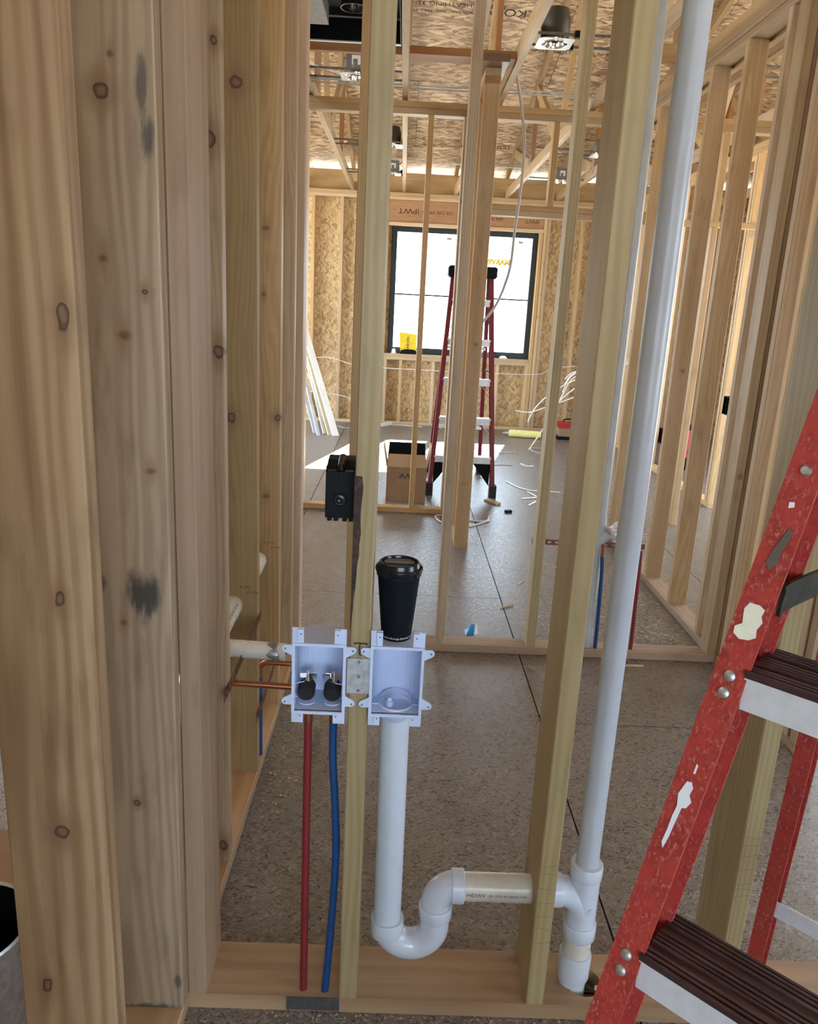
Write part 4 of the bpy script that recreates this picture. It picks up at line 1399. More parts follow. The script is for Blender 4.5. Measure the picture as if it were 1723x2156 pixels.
# ---- second rough-in beyond the middle wall
t = thing('vent_stack', 'grey vent stack with a side tee standing in the middle wall', 'pipe', (0.89, 3.216, T))
MB().tube([(0.887, 3.216, T), (0.893, 3.216, 2.66)], 0.0242, 24).build('pipe', 'pvc_grey', t)
mb = MB()
mb.tube([(0.888, 3.216, 0.505), (0.888, 3.216, 0.640)], 0.0285, 24)
mb.tube(smooth_pts([(0.888, 3.216, 0.530), (0.920, 3.214, 0.562), (0.962, 3.212, 0.568)]), 0.0285, 20)
mb.build('tee', 'pvc_grey', t)
mb = MB()
sleeve(mb, (0.887, 3.216, 0.125), (0.887, 3.216, 0.050), 0.0285)
mb.build('coupling', 'pvc_grey', t)
mb = MB()
mb.tube([(0.940, 3.19, 0.585), (0.938, 3.145, 0.594)], 0.022, 16)
mb.build('branch', 'pvc_grey', t)
# crumpled film over its branch
bm = bmesh.new()
bmesh.ops.create_icosphere(bm, subdivisions=3, radius=0.030)
random.seed(5)
for v in bm.verts:
    v.co *= 0.78 + 0.42 * random.random()
    v.co.z *= 1.05
me = bpy.data.meshes.new('film')
bm.to_mesh(me)
bm.free()
tag(link('plastic_film', me, None, M.Translation(V((0.943, 3.108, 0.612))), 'white_scrap'), 'crumpled white film stuffed on the grey pipe branch behind the vent pipe', 'plastic scrap')
strap('pipe_strap', (0.612, WY1 + 0.002, 0.500), (1.112, WY1 + 0.002, 0.497), (0, 0, 1), 'copper strap with round holes across the middle wall behind the tall vent pipe')
t = thing('supply_tube', 'dark blue supply tube hanging from the copper strap on the middle wall', 'water tube', (0.92, 3.2, T))
MB().tube(smooth_pts([(0.905, 3.178, 0.47), (0.911, 3.178, 0.40), (0.920, 3.185, 0.2), (0.926, 3.195, 0.030)]), 0.0085, 12).build('tube', 'pex_blue', t)
MB().tube([(0.905, 3.178, 0.525), (0.905, 3.178, 0.465)], 0.0075, 12).build('copper_end', 'copper', t)
t = thing('supply_tube', 'red supply tube rising from the middle wall plate behind the vent pipe', 'water tube', (1.08, 3.2, T))
MB().tube(smooth_pts([(1.072, 3.19, 0.50), (1.077, 3.19, 0.35), (1.086, 3.2, 0.030)]), 0.0085, 12).build('tube', 'pex_red', t)

# ---- big red step ladder
P2 = V((0.264, 0.670, 0.815))
RDIR = V((0.081, 0.045, 0.303)) / 0.303
LA = V((-0.7178, 0.6962, 0))       # towards the rail seen in the picture
LN = V((-0.6962, -0.7178, 0))      # out of the climbing side
LTOP = 1.74


def fr(z):
    return P2 + RDIR * (z - P2.z)


def halfw(z):
    return 0.165 + 0.088 * (1.75 - z)


def fr2(z):
    return fr(z) - LA * (2 * halfw(z))


def rear(z, left=True):
    p = fr(1.75) - LN * (0.03 + (1.75 - z) * 0.24) + LA * (1.75 - z) * 0.08
    p.z = z
    if not left:
        p = p - LA * (2 * (0.165 + 0.08 * (1.75 - z)))
    return p


lad = thing('step_ladder', 'scuffed red fibreglass step ladder with aluminium treads standing close by', 'ladder', (fr(0) + fr2(0)) / 2)


def channel(p, q, inward, out, fw=0.033, depth=0.064, th=0.004):
    """C-shaped rail from p to q (p, q on the outer front edge's middle)"""
    p, q = V(p), V(q)
    d = (q - p).normalized()
    i = (inward - d * inward.dot(d)).normalized()
    b = (-out + d * out.dot(d)).normalized()
    prof = [(-fw / 2, 0), (fw / 2, 0), (fw / 2, th), (-fw / 2 + th, th), (-fw / 2 + th, depth - th), (fw / 2, depth - th), (fw / 2, depth), (-fw / 2, depth)]
    n = len(prof)
    vs = [e + i * x + b * y for e in (p, q) for x, y in prof]
    fs = [(k, (k + 1) % n, n + (k + 1) % n, n + k) for k in range(n)] + [(0, 1, 2, 3), (0, 3, 4, 7), (4, 5, 6, 7), (n + 3, n + 2, n + 1, n), (n + 7, n + 4, n + 3, n), (n + 7, n + 6, n + 5, n + 4)]
    return MB().add(vs, fs)


rails = []
rails.append(channel(fr(0.03), fr(LTOP), -LA, LN).build('front_rail', 'red_fg', lad))
rails.append(channel(fr2(0.03), fr2(LTOP), LA, LN).build('front_rail', 'red_fg', lad))
rails.append(channel(rear(0.03), rear(LTOP), -LA, LN, 0.026, 0.038).build('rear_rail', 'red_fg', lad))
rails.append(channel(rear(0.03, False), rear(LTOP, False), LA, LN, 0.026, 0.038).build('rear_rail', 'red_fg', lad))
for z in (0.815 - 0.606, 0.815 - 0.303, 0.815, 1.118, 1.421):
    pl, pr = fr(z), fr2(z)
    w = (pl - pr).length
    c = (pl + pr) / 2
    m = frame_from(-LA, -LN, c)   # local X away from the rail in view, Y to the back, Z up
    Lx = w - 0.030
    hz = 0.0185
    mb = MB()
    mb.box(None, (Lx, 0.003, 2 * hz), m @ M.Translation(V((0, 0.0045, -0.004))))
    mb.box(None, (Lx, 0.003, 0.028), m @ M.Translation(V((0, 0.082, 0.0))))
    st = mb.build('step', 'alu', lad, origin=c)
    mb = MB()
    prof = []
    y = 0.002
    k = 0
    while y < 0.084:
        rib = k % 2 == 0
        wd = 0.0026 if k in (6, 7, 18, 19) else 0.0034
        if k in (5, 13):
            wd = 0.011
        h = hz - 0.001 + (0.0026 if rib else 0.0)
        prof += [(y, h), (min(y + wd, 0.085), h)]
        y += wd
        k += 1
    prof = [(0.002, hz - 0.006)] + prof + [(0.085, hz - 0.006)]
    n = len(prof)
    vs = [m @ V((sx * Lx / 2, a, b)) for sx in (-1, 1) for a, b in prof]
    fs = [(i, (i + 1) % n, n + (i + 1) % n, n + i) for i in range(n)]
    mb.add(vs, fs)
    # local frame along the step for the grime streaks
    me = mb.mesh('tread')
    tr = bpy.data.meshes.new('tread')
    inv = m.inverted()
    tr.from_pydata([tuple(inv @ v.co) for v in me.vertices], [], [tuple(p.vertices) for p in me.polygons])
    link('tread', tr, st, m, 'tread')
    for pt in (pl, pr):
        for dz in (-0.0088, 0.0088):
            q = pt + RDIR * dz + LN * 0.0
            d = LN + V((0, 0, 0.28))
            MB().lathe([(0.0, 0.0032), (0.003, 0.0029), (0.0056, 0.0014), (0.0062, 0.0)], frame_from(LA, d.cross(LA), q), 18).build('rivet', 'galv', rails[0] if pt is pl else rails[1])
for z in (0.5, 1.1):
    a, b = rear(z), rear(z, False)
    MB().box(None, ((a - b).length - 0.02, 0.003, 0.03), frame_from(LA, -LN, (a + b) / 2 - LN * 0.012)).build('rear_brace', 'alu', lad)
# spreader bars
for left in (True, False):
    a = (fr(1.205) if left else fr2(1.205)) - LN * 0.030 - LA * (0.014 if left else -0.014)
    b = rear(1.235, left) - LA * (0.016 if left else -0.016)
    d = (b - a)
    ds = d.normalized()
    mb = MB()
    nrm_ = -LA if left else LA
    path = [a - ds * 0.012 - V((0, 0, 0.012)), a - ds * 0.006 - V((0, 0, 0.004)), a + ds * 0.006, a + d * 0.35 + nrm_ * 0.016, a + d * 0.7 + nrm_ * 0.016, b]
    hh = [0.004, 0.012, 0.015, 0.014, 0.013, 0.012]
    vs = []
    for p, h in zip(smooth_pts(path, 5), [hh[0] + 0 * 0] * 0 or [None] * 99):
        pass
    sp = smooth_pts(path, 5)
    for i, p in enumerate(sp):
        f = i / (len(sp) - 1) * (len(hh) - 1)
        j = min(int(f), len(hh) - 2)
        h = hh[j] + (hh[j + 1] - hh[j]) * (f - j)
        vs += [p + V((0, 0, h)), p + V((0, 0, h)) + nrm_ * 0.004, p - V((0, 0, h)) + nrm_ * 0.004, p - V((0, 0, h))]
    fs = []
    for i in range(len(sp) - 1):
        for k in range(4):
            fs.append((4 * i + k, 4 * i + (k + 1) % 4, 4 * i + 4 + (k + 1) % 4, 4 * i + 4 + k))
    fs += [(0, 1, 2, 3), tuple(len(vs) - 4 + k for k in (3, 2, 1, 0))]
    mb.add(vs, fs)
    s_ = mb.build('spreader', 'spreader', lad)
    MB().lathe([(0.0, 0.004), (0.004, 0.0035), (0.006, 0.0)], frame_from(LA, (LN + V((0, 0, 0.28))).cross(LA), (fr(1.335) if left else fr2(1.335))), 16).build('rivet', 'galv', rails[0 if left else 1])
tc = (fr(LTOP) + fr2(LTOP)) / 2 - LN * 0.05
MB().box(None, (0.40, 0.17, 0.06), frame_from(LA, -LN, tc + V((0, 0, 0.02)))).build('top_cap', 'red_box', lad)
for p in (fr(0.03), fr2(0.03), rear(0.03), rear(0.03, False)):
    MB().box(None, (0.045, 0.07, 0.06), frame_from(LA, -LN, V((p.x, p.y, 0.03)) - LN * 0.03)).build('foot', 'rubber', lad)


def splat(name, zc, poly, mat, z_off=0.0):
    """flat dried paint on the front flange; poly in (across, along) mm"""
    d = RDIR.normalized()
    i = (-LA - d * (-LA).dot(d)).normalized()
    o_ = d.cross(i)
    if o_.dot(LN) < 0:
        o_ = -o_
    base = fr(zc)
    mb = MB()
    n = len(poly)
    vs = [base + i * (x / 1000) + d * (y / 1000) + o_ * 0.0004 for x, y in poly] + [base + i * (x / 1000) + d * (y / 1000) + o_ * 0.0010 for x, y in poly]
    mb.add(vs, [tuple(range(n)), tuple(range(2 * n - 1, n - 1, -1))] + [(k, (k + 1) % n, n + (k + 1) % n, n + k) for k in range(n)])
    return mb.build(name, mat, rails[0])


random.seed(21)
splat('paint_splash', 1.182, [(-6, 19), (4, 20), (10, 17), (9, 10), (12, 4), (9, -4), (11, -12), (5, -17), (-4, -19), (-11, -15), (-12, -8), (-6, -3), (-8, 6), (-9, 12)], 'putty')
splat('paint_splash', 0.985, [(-3, 30), (2, 31), (5, 26), (4, 18), (8, 12), (5, 4), (1, 2), (0, -14), (-1, -32), (-3, -46), (-6, -40), (-5, -24), (-5, -10), (-4, 2), (-7, 14)], 'paint_white')
splat('paint_splash', 1.028, [(0, 6), (2, 5), (2, -4), (0, -5)], 'paint_white')
splat('paint_splash', 1.300, [(-4, 3), (1, 4), (2, -1), (-3, -3)], 'paint_white')
splat('scuff', 1.255, [(4, 26), (9, 22), (8, 10), (5, 2), (6, -12), (0, -20), (-5, -14), (-3, 0), (1, 12)], 'ink_soft')

# ---- maroon step ladder in the far room
l2 = thing('step_ladder', 'tall maroon step ladder with black top cap standing before the window', 'ladder', (0.53, 6.5, 0))


def flat_rail(p, q, w, d, mat, parent, name):
    p, q = V(p), V(q)
    return MB().box(None, ((q - p).length, w, d), frame_from(q - p, (1, 0, 0), (p + q) / 2)).build(name, mat, parent)


def lrail(s, z):
    f = z / 1.72
    return V((0.535 + s * (0.258 - 0.108 * f), 6.10 + 0.26 * f, z))


def lrear(s, z):
    f = z / 1.72
    return V((0.535 + s * (0.235 - 0.095 * f), 7.02 - 0.58 * f, z))


for s in (-1, 1):
    a, b = lrail(s, 0.05), lrail(s, 1.72)
    channel(a, b, V((-s, 0, 0)), V((0, -1, 0)), 0.034, 0.075, 0.005).build('front_rail', 'maroon', l2)
    channel(lrear(s, 0.05), lrear(s, 1.72), V((-s, 0, 0)), V((0, -1, 0)), 0.030, 0.045, 0.005).build('rear_rail', 'maroon', l2)
    for g in (lrail(s, 0.03), lrear(s, 0.03)):
        MB().box(None, (0.055, 0.085, 0.10), frame_from((1, 0, 0), (0, 1, 0), V((g.x, g.y + 0.03, 0.05)))).build('foot', 'rubber', l2)
    p = lrail(s, 0.30)
    q = lrail(s, 0.08)
    MB().prism([(0, 0), (-0.17, 0), (0, -0.22)], 0.006, frame_from((s, 0, 0), (0, 0, 1), (p.x - s * 0.012, p.y + 0.045, 0.30))).build('corner_brace', 'black', l2)
    m1, m2 = lrail(s, 0.98), lrear(s, 0.98)
    MB().box(None, ((m2 - m1).length, 0.02, 0.003), frame_from(m2 - m1, (0, 0, 1), (m1 + m2) / 2)).build('spreader', 'spreader', l2)
for k in range(1, 6):
    z = 0.305 * k
    a, b = lrail(-1, z), lrail(1, z)
    mb = MB()
    c = (a + b) / 2
    w = b.x - a.x - 0.02
    mb.box((c.x, c.y + 0.042, z + 0.012), (w, 0.085, 0.006))
    mb.box((c.x, c.y + 0.002, z - 0.012), (w, 0.004, 0.050))
    mb.box((c.x, c.y + 0.084, z - 0.004), (w, 0.004, 0.030))
    mb.build('step', 'alu', l2)
    if k in (2, 3):
        for s in (-1, 1):
            e = lrail(s, z)
            p, q = V((e.x - s * 0.10, e.y + 0.03, z - 0.01)), V((e.x - s * 0.012, e.y + 0.02, z - 0.11))
            MB().box(None, ((q - p).length, 0.018, 0.003), frame_from(q - p, (0, 1, 0), (p + q) / 2)).build('step_brace', 'alu', l2)
for z in (0.45, 1.15):
    a, b = lrear(-1, z), lrear(1, z)
    MB().box((a + b) / 2, (b.x - a.x, 0.006, 0.03)).build('rear_brace', 'alu', l2)
mb = MB()
mb.prism([(-0.175, -0.045), (0.175, -0.045), (0.19, -0.03), (0.19, 0.035), (0.175, 0.045), (-0.175, 0.045), (-0.19, 0.035), (-0.19, -0.03)], 0.17, frame_from((1, 0, 0), (0, 0, 1), (0.535, 6.50, 1.745)))
mb.build('top_cap', 'black', l2)

# ---- cardboard carton
cb = thing('cardboard_box', 'tall open cardboard box standing behind the inner wall plate', 'box', (0.09, 5.99, 0))
X0, X1, Y0, Y1, ZH = -0.066, 0.240, 5.845, 6.150, 0.272
th = 0.004
front = MB().span((X0, Y0, 0), (X1, Y0 + th, ZH)).build('front_panel', 'card', cb)
MB().span((X0, Y1 - th, 0), (X1, Y1, ZH)).build('back_panel', 'card', cb)
MB().span((X0, Y0 + th, 0), (X0 + th, Y1 - th, ZH)).build('side_panel', 'card', cb)
MB().span((X1 - th, Y0 + th, 0), (X1, Y1 - th, ZH)).build('side_panel', 'card', cb)
MB().span((X0 + th, Y0 + th, 0), (X1 - th, Y1 - th, th)).build('bottom_panel', 'card', cb)
# flaps
fl = frame_from((1, 0, 0), (0, 0.55, 1), (X0, Y0, ZH))
MB().prism([(0, 0), (X1 - X0, 0), (X1 - X0 - 0.012, 0.105), (0.012, 0.105)], 0.004, fl).build('flap', 'card_lit', cb)
fl = frame_from((1, 0, 0), (0, 0.15, 1), (X0, Y1, ZH))
MB().prism([(0, 0), (X1 - X0, 0), (X1 - X0 - 0.01, 0.14), (0.01, 0.14)], 0.004, fl).build('flap', 'black_matt', cb)  # back flap coloured black to stand for its shadow
for s, xx in ((-1, X0), (1, X1)):
    fl = frame_from((0, 1, 0), (0.18 * s, 0, 1), (xx, Y0 + 0.02, ZH))
    MB().prism([(0, 0), (Y1 - Y0 - 0.03, 0), (Y1 - Y0 - 0.05, 0.16), (0.02, 0.16)], 0.004 * s, fl).build('flap', 'card_lit', cb)
mb = MB()
fx, fz, fw_, fh = 0.075, 0.205, 0.095, 0.044
for (a, b, c, d) in ((-fw_ / 2, fw_ / 2, fh / 2 - 0.0015, fh / 2), (-fw_ / 2, fw_ / 2, -fh / 2, -fh / 2 + 0.0015), (-fw_ / 2, -fw_ / 2 + 0.0015, -fh / 2, fh / 2), (fw_ / 2 - 0.0015, fw_ / 2, -fh / 2, fh / 2)):
    mb.span((fx + a, Y0 - 0.0008, fz + c), (fx + b, Y0 - 0.0002, fz + d))
mb.build('logo_frame', 'ink', front)


def tri(cx):
    p = [(cx - 0.022, -0.016), (cx - 0.012, -0.016), (cx, 0.006), (cx + 0.012, -0.016), (cx + 0.022, -0.016), (cx + 0.004, 0.017), (cx - 0.004, 0.017)]
    return p


for cx in (-0.022, 0.022):
    MB().prism(tri(cx), 0.0006, frame_from((1, 0, 0), (0, 0, 1), (fx, Y0 - 0.0002, fz))).build('logo_peak', 'ink', front)

# ---- small things in the far room
t = thing('caulk_sleeve', 'yellow sleeve of sealant lying on the floor by the far wall', 'tube', (1.54, 9.26, 0))
MB().tube([(1.345, 9.30, 0.045), (1.37, 9.297, 0.045), (1.725, 9.25, 0.045)], 0.043, 18, True, True, radii=[0.040, 0.044, 0.044]).build('sleeve', 'yellow_tube', t)
MB().tube([(1.27, 9.31, 0.045), (1.35, 9.30, 0.045)], 0.012, 12, True, True, radii=[0.006, 0.022]).build('nozzle', 'cable_grey', t)
t = thing('sticker_pouch', 'crumpled yellow pouch standing on the window sill', 'pouch', (0.08, 9.92, 0.883))
mb = MB()
mb.add([(-0.005, 9.905, 0.884), (0.19, 9.905, 0.884), (0.192, 9.92, 1.125), (-0.028, 9.925, 1.145), (-0.005, 9.935, 0.884), (0.19, 9.935, 0.884), (0.192, 9.928, 1.128), (-0.028, 9.932, 1.148)],
       [(0, 1, 2, 3), (7, 6, 5, 4), (0, 4, 5, 1), (3, 2, 6, 7), (1, 5, 6, 2), (0, 3, 7, 4)])
po = mb.build('pouch', 'yellow', t)
lettering('MARVIN', 0.05, frame_from((0, 0.07, 1), (-1, 0, 0), (0.085, 9.907, 1.0)), 'ink', po, name='pouch_lettering')
for (x, w, h, nm, lab, mt) in ((-0.09, 0.06, 0.05, 'hardware_clip', 'small white hardware clip at the end of the window sill beside the yellow pouch', 'trim_white'),
                               (0.10, 0.22, 0.055, 'sash_handle', 'flat black crank cover lying on the window sill under the yellow pouch', 'black'),
                               (1.06, 0.14, 0.07, 'drill_case', 'small dark grey case on the window sill behind the maroon ladder', 'galv_dark'),
                               (1.28, 0.10, 0.03, 'hardware_clip', 'white hardware clip lying on the sill right of the maroon ladder', 'trim_white')):
    y_ = 9.872 if nm != 'drill_case' else 9.90
    mb = MB()
    mb.prism([(-w / 2, 0), (w / 2, 0), (w / 2 - 0.008, h * 0.7), (w / 4, h), (-w / 4, h), (-w / 2 + 0.008, h * 0.7)], 0.03, frame_from((1, 0, 0), (0, 0, 1), (x, y_ + 0.03, 0.8835)))
    tag(mb.build(nm, mt), lab, 'hardware')
strips = [((-0.690, 8.78, 0.0), (-0.350, 0.520, 0.880), 'trim_white', 0.075, 'long white metal trim strip leaning on the far wall, the front one of the bunch'),
          ((-0.755, 8.82, 0.0), (-0.330, 0.500, 0.880), 'trim_cream', 0.060, 'long cream metal trim strip leaning between the white ones'),
          ((-0.830, 8.90, 0.0), (-0.250, 0.480, 0.700), 'trim_white', 0.030, 'narrow white trim strip leaning behind the wide one'),
          ((-0.880, 8.74, 0.0), (-0.220, 0.560, 0.560), 'pvc_grey', 0.035, 'grey trim strip leaning lowest at the left of the bunch'),
          ((-0.940, 8.90, 0.0), (-0.160, 0.440, 0.330), 'pvc_grey', 0.035, 'short grey trim strip sloping gently behind the left wall')]
for p, d, mt, w, lab in strips:
    p, d = V(p), V(d)
    k = (9.845 - p.y) / d.y
    q = p + d * k
    fwd = frame_from(q - p, (1, 0.6, 0), p)
    L = (q - p).length
    mb = MB()
    prof = [(-w / 2, 0), (-w / 2, 0.02), (-w / 2 + 0.004, 0.02), (-w / 2 + 0.004, 0.004), (-0.004, 0.004), (-0.004, 0.012), (0.004, 0.012), (0.004, 0.004), (w / 2 - 0.004, 0.004), (w / 2 - 0.004, 0.02), (w / 2, 0.02), (w / 2, 0)]
    n = len(prof)
    vs = [fwd @ V((x, y, z)) for x in (0, L) for y, z in prof]
    mb.add(vs, [(i, (i + 1) % n, n + (i + 1) % n, n + i) for i in range(n)] + [tuple(range(n)), tuple(range(2 * n - 1, n - 1, -1))])
    tag(mb.build('metal_strip', mt, None, origin=p), lab, 'metal trim', 'trim strips leaning by the far wall')
for (p, q, lab) in (((-0.24, 9.58, 0.015), (-0.09, 9.80, 0.02), 'short white trim offcut lying on the floor below the window'),):
    o = MB().box(None, ((V(q) - V(p)).length, 0.05, 0.03), frame_from(V(q) - V(p), (1, 0, 0), (V(p) + V(q)) / 2)).build('metal_offcut', 'trim_white')
    tag(o, lab, 'offcut')

# loose cables on the floor: each arc as it lies
floor_cables = [
    ([(1.04, 8.15), (1.16, 8.16), (1.29, 8.26)], 'grey cable offcut on the floor near the ladder, far one'),
    ([(0.96, 7.46), (1.04, 7.50), (1.15, 7.50)], 'straight grey cable offcut right of the maroon ladder'),
    ([(0.99, 6.73), (1.06, 6.53), (1.15, 6.42), (1.25, 6.42), (1.40, 6.39)], 'long curved cable offcut sweeping right on the floor'),
    ([(1.24, 7.59), (1.29, 7.48), (1.35, 7.50)], 'short bent cable offcut in the far room'),
    ([(1.03, 6.11), (1.18, 6.18)], 'thin straight cable offcut near the long curved one'),
    ([(1.12, 6.37), (1.18, 6.16)], 'thin cable offcut crossing toward the straight one'),
    ([(1.05, 5.89), (1.13, 6.03)], 'short slanted cable offcut closest to the doorway'),
    ([(1.64, 8.55), (1.51, 8.54), (1.48, 8.44), (1.50, 8.27), (1.59, 8.23)], 'hooked loop of grey cable on the far floor'),
    ([(0.54, 5.38), (0.63, 5.35), (0.68, 5.40), (0.70, 5.50)], 'pale hooked cable end beside the end-on stud post'),
    ([(0.53, 5.21), (0.60, 5.28), (0.69, 5.39)], 'brown cable end curving out from behind the stud post'),
    ([(0.36, 5.49), (0.31, 5.46), (0.31, 5.37), (0.34, 5.29)], 'small cable hook left of the stud post'),
    ([(-0.73, 9.49), (-0.65, 9.36), (-0.56, 9.35)], 'grey cable lying below the far left studs'),
    ([(-0.11, 9.76), (0.07, 9.77), (0.31, 9.72)], 'pale cable lying along the far wall under the window'),
]
for pts, lab in floor_cables:
    r = 0.0055
    o = wire('cable_offcut', [(x, y, r + 0.001) for x, y in pts], r, 'cable_grey' if 'grey' in lab or 'brown' in lab else 'cable')
    tag(o, lab, 'cable')
# cable draped along the far studs and the bunch hanging at the right
o = wire('strung_cable', [(-1.3, 9.855, 0.76), (-1.07, 9.85, 0.785), (-0.92, 9.85, 0.795), (-0.76, 9.85, 0.77), (-0.60, 9.85, 0.73), (-0.15, 9.85, 0.70), (0.16, 9.85, 0.70), (0.60, 9.85, 0.695), (1.2, 9.85, 0.70), (1.72, 9.85, 0.715), (1.93, 9.85, 0.80), (2.3, 9.85, 0.85)], 0.005, 'cable')
tag(o, 'white cable strung across the far wall studs below the window', 'cable')
o = wire('loose_cable', [(-1.3, 9.3, 0.45), (-1.02, 9.3, 0.425), (-0.83, 9.3, 0.415), (-0.68, 9.3, 0.395), (-0.61, 9.35, 0.375), (-0.50, 9.5, 0.31), (-0.45, 9.7, 0.2)], 0.005, 'cable')
tag(o, 'white cable crossing in front of the leaning trim strips', 'cable')
bunch = [([(2.55, 8.5, 1.05), (2.1, 8.2, 0.98), (1.77, 8.0, 0.90), (1.68, 8.0, 0.82)], 'upper short white cable end of the bunch at the right'),
         ([(2.55, 8.5, 1.03), (2.1, 8.2, 0.96), (1.77, 8.0, 0.885), (1.68, 7.98, 0.77)], 'second short white cable end of the bunch'),
         ([(2.55, 8.5, 1.01), (2.1, 8.2, 0.95), (1.76, 8.0, 0.87), (1.67, 8.0, 0.69)], 'third white cable end of the bunch, pointing down'),
         ([(2.55, 8.5, 1.0), (2.1, 8.2, 0.93), (1.77, 8.0, 0.84), (1.67, 8.0, 0.65), (1.53, 8.0, 0.34), (1.53, 8.0, 0.27)], 'fourth white cable of the bunch, dropping toward the yellow sleeve'),
         ([(2.1, 8.2, 0.92), (1.75, 8.0, 0.80), (1.54, 8.0, 0.66), (1.41, 8.0, 0.52), (1.34, 8.0, 0.37)], 'white cable swinging left with its tip in the air'),
         ([(2.1, 8.2, 0.75), (1.75, 8.02, 0.62), (1.54, 8.0, 0.54), (1.36, 8.0, 0.47), (1.20, 8.0, 0.48)], 'white cable sagging left below the window corner'),
         ([(1.9, 8.1, 0.80), (1.66, 8.02, 0.60), (1.54, 8.0, 0.36), (1.38, 8.0, 0.08)], 'white cable reaching down almost to the floor')]
for pts, lab in bunch:
    o = wire('loose_cable', pts, 0.0055, 'cable')
    tag(o, lab, 'cable', 'cables hanging at the right of the far room')
o = wire('drop_cable', [(0.60, 5.0, 2.78), (0.632, 5.0, 2.66), (0.647, 5.0, 2.585), (0.674, 5.0, 2.433), (0.675, 5.0, 2.198), (0.658, 5.0, 1.955), (0.648, 5.0, 1.735), (0.610, 5.0, 1.58), (0.565, 5.0, 1.477), (0.50, 5.0, 1.39)], 0.0085, 'cable_grey')
tag(o, 'grey cable hanging from the roof truss across the window', 'cable')
for (y, z, lab) in ((5.42, 2.795, 'pair of dark cables'), (7.3, 3.0, '')):
    if lab:
        for dz in (0.0, 0.018):
            o = wire('truss_cable', [(-1.0, y, z + dz + 0.01), (-0.4, y, z + dz), (0.2, y, z + dz - 0.006), (0.9, y, z + dz), (1.4, y, z + dz + 0.008)], 0.005, 'cable_grey')
            tag(o, 'grey cable strung across the roof trusses above the inner wall, ' + ('lower one' if dz == 0 else 'upper one'), 'cable')
o = wire('truss_cable', [(-0.62, 5.3, 2.86), (-0.45, 5.28, 2.82), (-0.30, 5.25, 2.79), (-0.22, 5.24, 2.75)], 0.005, 'cable')
tag(o, 'pale cable curving beside the boxy recessed light', 'cable')
o = wire('truss_cable', [(-0.1, 8.9, 2.95), (0.25, 8.9, 2.93), (0.6, 8.9, 2.935), (1.1, 8.9, 2.93), (1.5, 8.8, 2.9)], 0.005, 'cable')
tag(o, 'pale cable strung between the trusses near the far eave', 'cable')

# scraps
t = thing('wood_scrap', 'pale wood shim lying before the maroon ladder foot', 'offcut', (0.76, 5.95, 0))
MB().box(None, (0.16, 0.05, 0.014), frame_from((0.09, -0.16, 0.0), (1, 0.5, 0.1), (0.775, 5.945, 0.009))).build('shim', 'wood', t)
o = MB().box(None, (0.05, 0.03, 0.018), frame_from((1, 0.4, 0), (0, 1, 0), (0.865, 5.67, 0.009))).build('plastic_scrap', 'black')
tag(o, 'tiny black plastic scrap alone on the far floor', 'scrap')
for (p, q, lab) in (((0.71, 4.08), (0.75, 4.15), 'small pale wood chip beyond the middle wall'), ((0.57, 3.72), (0.64, 3.76), 'thin wood splinter by the long floor joint'), ((0.605, 3.05), (0.635, 3.02), 'small orange wood chip in front of the middle wall'), ((1.02, 3.10), (1.12, 3.105), 'flat wood splinter before the right end of the middle wall'), ((0.49, 1.385), (0.53, 1.392), 'thin wood splinter at the bored hole')):
    zz = 0.003 if 'hole' not in lab else 0.041
    a, b = V((*p, zz)), V((*q, zz))
    o = MB().box(None, ((b - a).length, 0.010, 0.004), frame_from(b - a, (0, 0, 1), (a + b) / 2)).build('wood_chip', 'wood_warm')
    tag(o, lab, 'wood chip')
mb = MB()
mb.add([(0.362, 3.345, 0.002), (0.400, 3.345, 0.004), (0.402, 3.38, 0.045), (0.385, 3.36, 0.060), (0.375, 3.375, 0.030), (0.360, 3.40, 0.010)], [(0, 1, 2, 3), (0, 3, 4), (0, 4, 5), (1, 5, 4, 2), (2, 4, 3)])
ws = mb.build('wrapper', 'blue_scrap')
tag(ws, 'crumpled blue and white wrapper just behind the middle wall plate', 'wrapper')
mb = MB()
mb.add([(0.398, 3.350, 0.004), (0.420, 3.37, 0.006), (0.412, 3.38, 0.060)], [(0, 1, 2)])
mb.build('white_corner', 'white_scrap', ws)
o = MB().span((0.355, IY0 - 0.0012, 2.135), (0.392, IY0 - 0.0002, 2.165)).build('tape_flag', 'masking')
tag(o, 'scrap of blue tape on the stud beside the end-on post', 'tape')

# sawdust
random.seed(3)
mb = MB()


def chips(n, xa, xb, ya, yb, smin, smax, z=0.0012):
    for _ in range(n):
        x, y = random.uniform(xa, xb), random.uniform(ya, yb)
        s = random.uniform(smin, smax)
        a = random.uniform(0, 2 * PI)
        c, sn = math.cos(a) * s, math.sin(a) * s
        k = random.uniform(0.25, 0.6)
        tz = random.uniform(0, s * 0.6)
        mb.add([(x - c, y - sn, z), (x + sn * k, y - c * k, z + 0.0004), (x + c, y + sn, z + tz), (x - sn * k, y + c * k, z + 0.0012)], [(0, 1, 2, 3)])


chips(900, 0.70, 1.44, 3.28, 4.6, 0.004, 0.011)
chips(500, 1.0, 1.44, 3.28, 4.0, 0.004, 0.012)
chips(900, -0.36, 0.45, 1.15, 1.335, 0.002, 0.006)
chips(250, -0.36, 1.4, 1.5, 3.15, 0.002, 0.006)
chips(250, -0.3, 1.3, 3.3, 5.4, 0.003, 0.008)
chips(120, -0.36, -0.27, 2.0, 2.9, 0.003, 0.009)
chips(160, 1.6, 2.5, 4.2, 7.0, 0.004, 0.012)
sd = mb.build('sawdust', 'sawdust')
tag(sd, 'pale sawdust and chips scattered over the subfloor', 'sawdust')
sd['kind'] = 'stuff'

# ---- recessed lights


